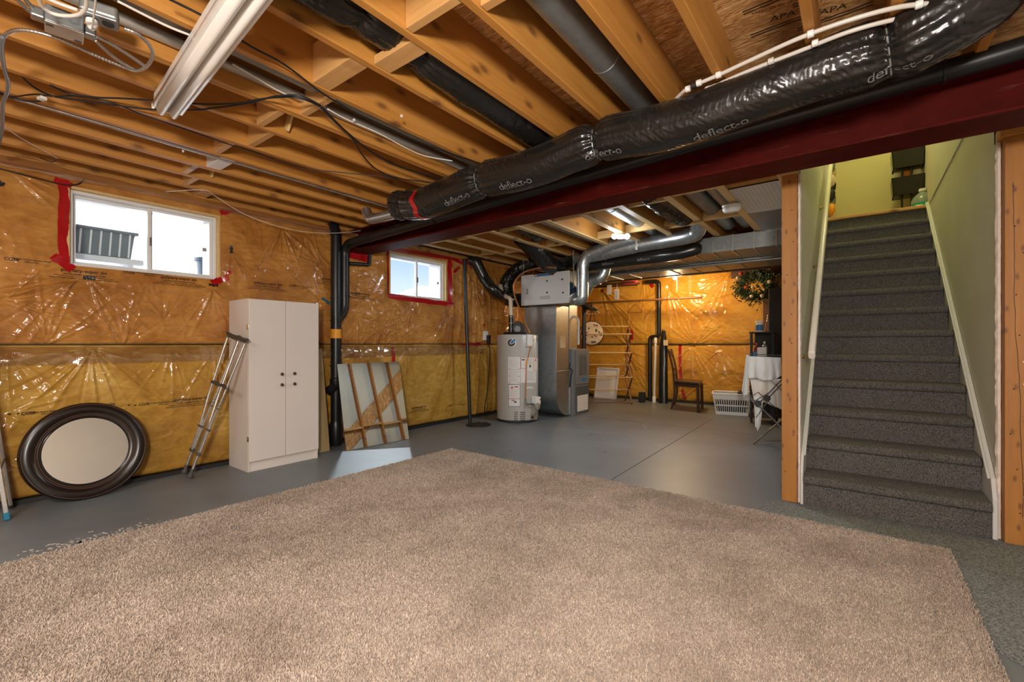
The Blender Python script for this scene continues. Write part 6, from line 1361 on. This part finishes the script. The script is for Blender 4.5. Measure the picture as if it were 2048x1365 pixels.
# --- laundry basket
k0, k1 = P(1432, 829, z=0), P(1496, 833, z=0); ex_ = (k1 - k0).normalized(); ey_ = Vector((-ex_.y, ex_.x, 0)); Lb = (k1 - k0).length; Wb = .34; Hb = .315
lk = thing('laundry_basket', k0 + ex_ * Lb / 2 + ey_ * Wb / 2, 'white plastic laundry basket with slotted sides on the concrete', 'basket')
def bp(a, b, z): t = z / Hb; return k0 + ex_ * (-.05 * t + a * (Lb + .10 * t)) + ey_ * (-.04 * t + b * (Wb + .08 * t)) + Vector((0, 0, z))
sides = [((0, 0), (1, 0), 15), ((1, 0), (1, 1), 11), ((1, 1), (0, 1), 15), ((0, 1), (0, 0), 11)]
for (a, b, n) in sides:
    L_ = lambda t, z: bp(a[0] + (b[0] - a[0]) * t, a[1] + (b[1] - a[1]) * t, z)
    MB().grid([[L_(t, z) for z in (0, .05)] for t in (0, .5, 1)]).grid([[L_(t, z) for z in (.235, Hb - .015)] for t in (0, .5, 1)]).grid([[L_(t, z) for z in (.135, .155)] for t in (0, .5, 1)]).build('side_band', M['plastic_white'], lk, solid=.004)
    for k in range(n + 1):
        t = .03 + .94 * k / n; MB().grid([[L_(t - .010, .05), L_(t - .010, .235)], [L_(t + .010, .05), L_(t + .010, .235)]]).build('slat', M['plastic_white'], lk, solid=.004)
MB().add([bp(0, 0, .004), bp(1, 0, .004), bp(1, 1, .004), bp(0, 1, .004)], [(0, 1, 2, 3)]).build('basket_floor', M['plastic_white'], lk, solid=.004)
rim = [bp(0, 0, Hb), bp(1, 0, Hb), bp(1, 1, Hb), bp(0, 1, Hb)]; rp = []
for i in range(4):
    a, b, c = rim[i - 1], rim[i], rim[(i + 1) % 4]; 
    for t in np.linspace(0, 1, 6): q1, q2 = b + (a - b).normalized() * .05, b + (c - b).normalized() * .05; rp.append((q1 * (1 - t) + b * t) * (1 - t) + (b * (1 - t) + q2 * t) * t)
MB().tube(rp, .016, 8, closed=True).build('rim', M['plastic_white'], lk, smooth=True)
MB().add([bp(a, b, z) for z in (.01, .22) for a, b in ((.06, .08), (.94, .08), (.94, .92), (.06, .92))], [(3, 2, 1, 0), (4, 5, 6, 7), (0, 1, 5, 4), (1, 2, 6, 5), (2, 3, 7, 6), (3, 0, 4, 7)]).build('slot_shade_fill', M['black_matt'], None, bevel=.03, seg=3)  # dark block added so the gaps between the slats look shaded
tag([o for o in bpy.data.objects if o.name == 'slot_shade_fill'][0], 'dark block added inside the white basket to shade its slots', 'filler')
c = bp(.8, .5, Hb + .01); tag(MB().lathe([(.0, -.03), (.07, -.02), (.09, .01), (.05, .04), (0, .045)], c, (0, 0, 1), 18).build('dark_garment', M['black_matt'], smooth=True), 'dark garment heaped in the top of the laundry basket', 'garment')
# --- metal airer with white laundry, black shelf unit behind
YA = 5.62
air = thing('metal_clothes_airer', P(1508, 890, z=0), 'grey metal folding clothes airer behind the left stair post', 'clothes airer')
A_ = lambda u, v, y=YA: P(u, v, y=y)
f0 = P(1507, 890, z=.0)
for nm, pts in (('leg', [f0 + Vector((0, 0, .01)), A_(1567, 837, 5.7), A_(1600, 806, 5.8)]), ('leg', [A_(1500, 794), A_(1555, 848, 5.5), A_(1580, 875, 5.45)]), ('arm_tube', [A_(1514, 811), A_(1566, 757), A_(1590, 733)]), ('arm_tube', [A_(1533, 800, 5.7), A_(1569, 763, 5.7)]), ('wing_loop', [A_(1500, 795), A_(1516, 785, 5.75), A_(1550, 815, 5.75)]), ('wing_loop', [A_(1500, 795), A_(1506, 805), A_(1516, 808)]), ('cross_rod', [A_(1508, 804), A_(1545, 780)]), ('cross_rod', [A_(1535, 755, 5.7), A_(1572, 790, 5.7)]), ('top_rail', [A_(1496, 713), A_(1590, 716)]), ('top_rail', [A_(1496, 709, 6.0), A_(1590, 712, 6.0)]), ('brace', [A_(1512, 836, 5.6), A_(1535, 803, 5.65)])):
    MB().tube(pts, .0085 if nm in ('leg', 'arm_tube') else .005, 8).build(nm, M['steel_grey'], air, smooth=True)
for (u, v) in ((1516, 808), (1534, 797)): MB().lathe([(.035, -.012), (.035, .012)], A_(u, v, 5.60), (.2, -1, 0), 16).build('hub', M['black_matt'], air, smooth=True)
def drape(name, top, bot, label, seed, amp=.02, mid=None, y0=YA - .015):
    """hanging cloth between a top edge and a bottom edge given as pixel lists at depth y0"""
    rows = []; n = 40; T, _ = resample([P(u, v, y=y0) for u, v in top], n); B, _ = resample([P(u, v, y=y0 - .02) for u, v in bot], n)
    for j in range(22):
        t = j / 21; row = []
        for i in range(n):
            p = T[i].lerp(B[i], t); q = i / n
            row.append(p + Vector((0, -1, 0)) * (amp * (.3 + t) * (math.sin(q * 26 + seed + .6 * math.sin(q * 9)) * .6 + 2 * float(fnoise(np.array(q * 9.), np.array(t * 2.), seed)))) )
        rows.append(row)
    return rows
cl1 = MB().grid(drape('c', [(1496, 713), (1562, 716)], [(1497, 758), (1510, 757), (1530, 762), (1550, 760), (1563, 752)], '', 3, .018))
tag(cl1.build('white_cloth', M['white_cloth'], smooth='all', solid=.004), 'white cloth folded over the top rail of the airer, front flap', 'cloth')
cl2 = MB().grid(drape('c', [(1493, 710), (1497, 710), (1500, 712)], [(1484, 780), (1487, 795), (1497, 790)], '', 5, .010, y0=YA + .06)); tag(cl2.build('white_cloth', M['white_cloth'], smooth='all', solid=.004), 'white sleeve hanging from the left corner of the airer', 'cloth')
cl3 = MB().grid(drape('c', [(1500, 758), (1535, 760), (1580, 757)], [(1508, 800), (1530, 806), (1555, 816), (1585, 830)], '', 8, .012, y0=YA + .22)); tag(cl3.build('pink_cloth', M['cable_white'], smooth='all', solid=.004), 'pinkish cloth hanging inside the airer', 'cloth')
cl4 = MB().grid(drape('c', [(1508, 796), (1516, 795), (1526, 800)], [(1510, 852), (1516, 863), (1521, 850)], '', 11, .012, y0=YA + .04)); tag(cl4.build('white_cloth', M['white_cloth'], smooth='all', solid=.004), 'white towel end hanging from the lower wing of the airer', 'cloth')
su = thing('black_shelf_unit', P(1520, 690, y=7.0) * 1, 'black plastic shelf unit with cleaning bottles behind the airer', 'shelf'); su.location = (-1.03, 7.05, 0)
x0s, x1s = P(1500, 690, y=6.9).x, P(1548, 690, y=6.9).x
zt1, zm1 = P(1520, 664, y=6.9).z, P(1520, 713, y=6.9).z
for x in (x0s, x1s - .03):
    for y in (6.9, 7.25): MB().box(x, x + .03, y, y + .03, 0, zt1).build('upright', M['black_matt'], su, bevel=.003)
for z in (.10, .5, zm1 - .02, zt1): MB().box(x0s - .01, x1s + .01, 6.88, 7.29, z - .018, z).build('shelf_board', M['black_matt'], su, bevel=.004)
MB().box(x0s, x1s, 7.27, 7.28, .1, zt1).build('back_panel', M['black_matt'], su)
zz_ = zm1 - .02
wt = bottle('white_tub', P(1519, 660, y=7.05).x, 7.05, zt1, .048, .155, 'enamel_white', 'plastic_white', 'white tub with a blue label on top of the black shelf', neck=.95); wt['category'] = 'tub'
MB().lathe([(.0495, .02), (.0495, .10)], (P(1519, 660, y=7.05).x, 7.05, zt1), n=20).build('wrap_label', M['label_blue'], wt)
bottle('spray_bottle', P(1513, 700, y=7.02).x, 7.02, zz_, .032, .20, 'maroon', 'red_print', 'dark spray bottle with a red trigger on the black shelf'); bottle('soap_bottle', P(1529, 700, y=7.02).x, 7.02, zz_, .036, .22, 'clear_plastic', 'plastic_white', 'clear pump bottle on the black shelf', neck=.3)
for (u, mt, hh_, lb) in ((1510, 'label_blue', .075, 'small bright blue box at the left of the black shelf'), (1524, 'paper_white', .14, 'pale patterned refill pack on the black shelf')):
    c = P(u, 706, y=6.95); tag(MB().box(c.x - (.03 if u < 1515 else .055), c.x + (.03 if u < 1515 else .055), 6.93, 6.97, zz_, zz_ + hh_).build('cleaner_box', M[mt], bevel=.008), lb, 'box')
# --- wreath
wc = P(1512, 571, y=8.1); wre = thing('wreath', wc, 'dark green wreath with cones, berries and pale flowers on the far wall', 'wreath')
rg = random.Random(12); m = MB()
for k in range(1900):
    a = rg.random() * 2 * PI; rr_w = (.195 - .02 * math.sin(a)) + rg.gauss(0, .06); tilt_ = rg.uniform(-.05, .05)
    c = wc + Vector((rr_w * math.cos(a), rg.uniform(-.06, .05), rr_w * .88 * math.sin(a))); d_ = Vector((math.cos(a + rg.uniform(-1.4, 1.4)), rg.uniform(-1, .3), math.sin(a + rg.uniform(-1.4, 1.4)))).normalized() * rg.uniform(.035, .075); sd = d_.cross(Vector((rg.random(), rg.random(), rg.random()))).normalized() * .011
    m.add([c, c + d_ * .5 + sd, c + d_, c + d_ * .5 - sd], [(0, 1, 2, 3)])
o = m.build('needles', M['leaf_green'], wre); o['kind'] = 'stuff'
MB().tube([wc + Vector((.2 * math.cos(a), 0, .176 * math.sin(a))) for a in np.linspace(0, 2 * PI, 25)[:-1]], .035, 8, closed=True).build('twig_ring', M['dark_wood'], wre, smooth=True)
for (u, v, r_, mt, nm) in ((1482, 547, .038, 'berry_red', 'berry'), (1475, 556, .025, 'flower_cream', 'flower'), (1539, 564, .035, 'flower_cream', 'flower'), (1492, 575, .032, 'berry_red', 'berry'), (1505, 575, .025, 'flower_cream', 'flower'), (1515, 573, .028, 'pine_cone', 'pine_cone'), (1503, 593, .03, 'flower_cream', 'flower'), (1524, 592, .03, 'flower_cream', 'flower'), (1497, 597, .032, 'pine_cone', 'pine_cone'), (1528, 580, .022, 'flower_cream', 'flower')):
    c = P(u, v, y=8.02); MB().lathe([(0, -r_), (r_ * .7, -r_ * .7), (r_, 0), (r_ * .7, r_ * .7), (0, r_)], c, (.3, -.9, .3), 10).build(nm, M[mt], wre, smooth=True)
# --- unfinished corner right of the wreath
oc_ = thing('open_framing', P(1545, 620, y=8.4), 'bare studs and strand board showing at the far right corner', 'wall frame', kind='structure')
def wq(u0, v0, u1, v1, y, th, mat, nm): a, b = P(u0, v0, y=y), P(u1, v1, y=y); MB().box(a.x, b.x, y, y + th, b.z, a.z).build(nm, M[mat], oc_, bevel=.002)
wq(1526, 548, 1539, 700, 8.40, .04, 'rack_leg', 'stud'); wq(1539, 545, 1570, 720, 8.43, .015, 'osb', 'strand_board'); wq(1553, 568, 1566, 720, 8.38, .045, 'strap_wood', 'stud'); wq(1465, 541, 1575, 556, 8.36, .05, 'joist_wood', 'header'); wq(1462, 540, 1575, 548, 8.30, .05, 'dark_wood', 'plate')
rows = []
for t in np.linspace(0, 1, 20):
    row = []
    for q in np.linspace(0, 1, 30):
        top = P(1538 + q * 2, 617, y=8.30); bt = P(1518 + q * 62, 706, y=8.22); p = top.lerp(bt, t); row.append(p + Vector((0, -1, 0)) * (.05 * t * math.sin(q * 22) * (1 - .3 * t)))
    rows.append(row)
tag(MB().grid(rows).build('loose_vapour_barrier', M['clear_poly'], smooth='all'), 'loose clear plastic sheet flaring from a stud behind the black shelf', 'plastic sheet')
bd_ = MB(); bd_.box(P(1545, 650, y=8.0).x, -.43, 7.6, 8.2, 0, 1.9); tag(bd_.build('dark_cabinet', M['black_matt'], bevel=.01), 'tall black cabinet in the far right corner behind the shelf unit', 'cabinet')
# --- stored under the stairs, seen in the leaning mirror
p = thing('green_bag', (-.60, 6.95, 0), 'full dark green plastic bag against the stud wall', 'bag')
m = MB(); rows = []
for t in np.linspace(0, 1, 18):
    r_ = .27 * math.sin(PI * min(1, .12 + .9 * t)) ** .55 * (1 if t < .9 else .4); row = []
    for k in range(25): a = 2 * PI * k / 24; q = r_ * (1 + .16 * float(fnoise(np.array(3 * math.cos(a) + 5), np.array(3 * math.sin(a) + t * 5), 91))); row.append((-.61 + q * .66 * math.cos(a), 6.90 + q * math.sin(a), .60 * t))
    rows.append(row)
m.grid(rows).build('bag_body', M['green_bag'], p, smooth='all')
tag(MB().box(-.80, -.45, 7.22, 7.58, 0, .28).build('cardboard_box', M['cardboard'], bevel=.004), 'brown cardboard box against the stud wall', 'box')
tag(MB().box(-.78, -.48, 7.25, 7.55, .28, .52).build('maroon_box', M['maroon'], bevel=.01), 'dark red box on top of the cardboard box', 'box')
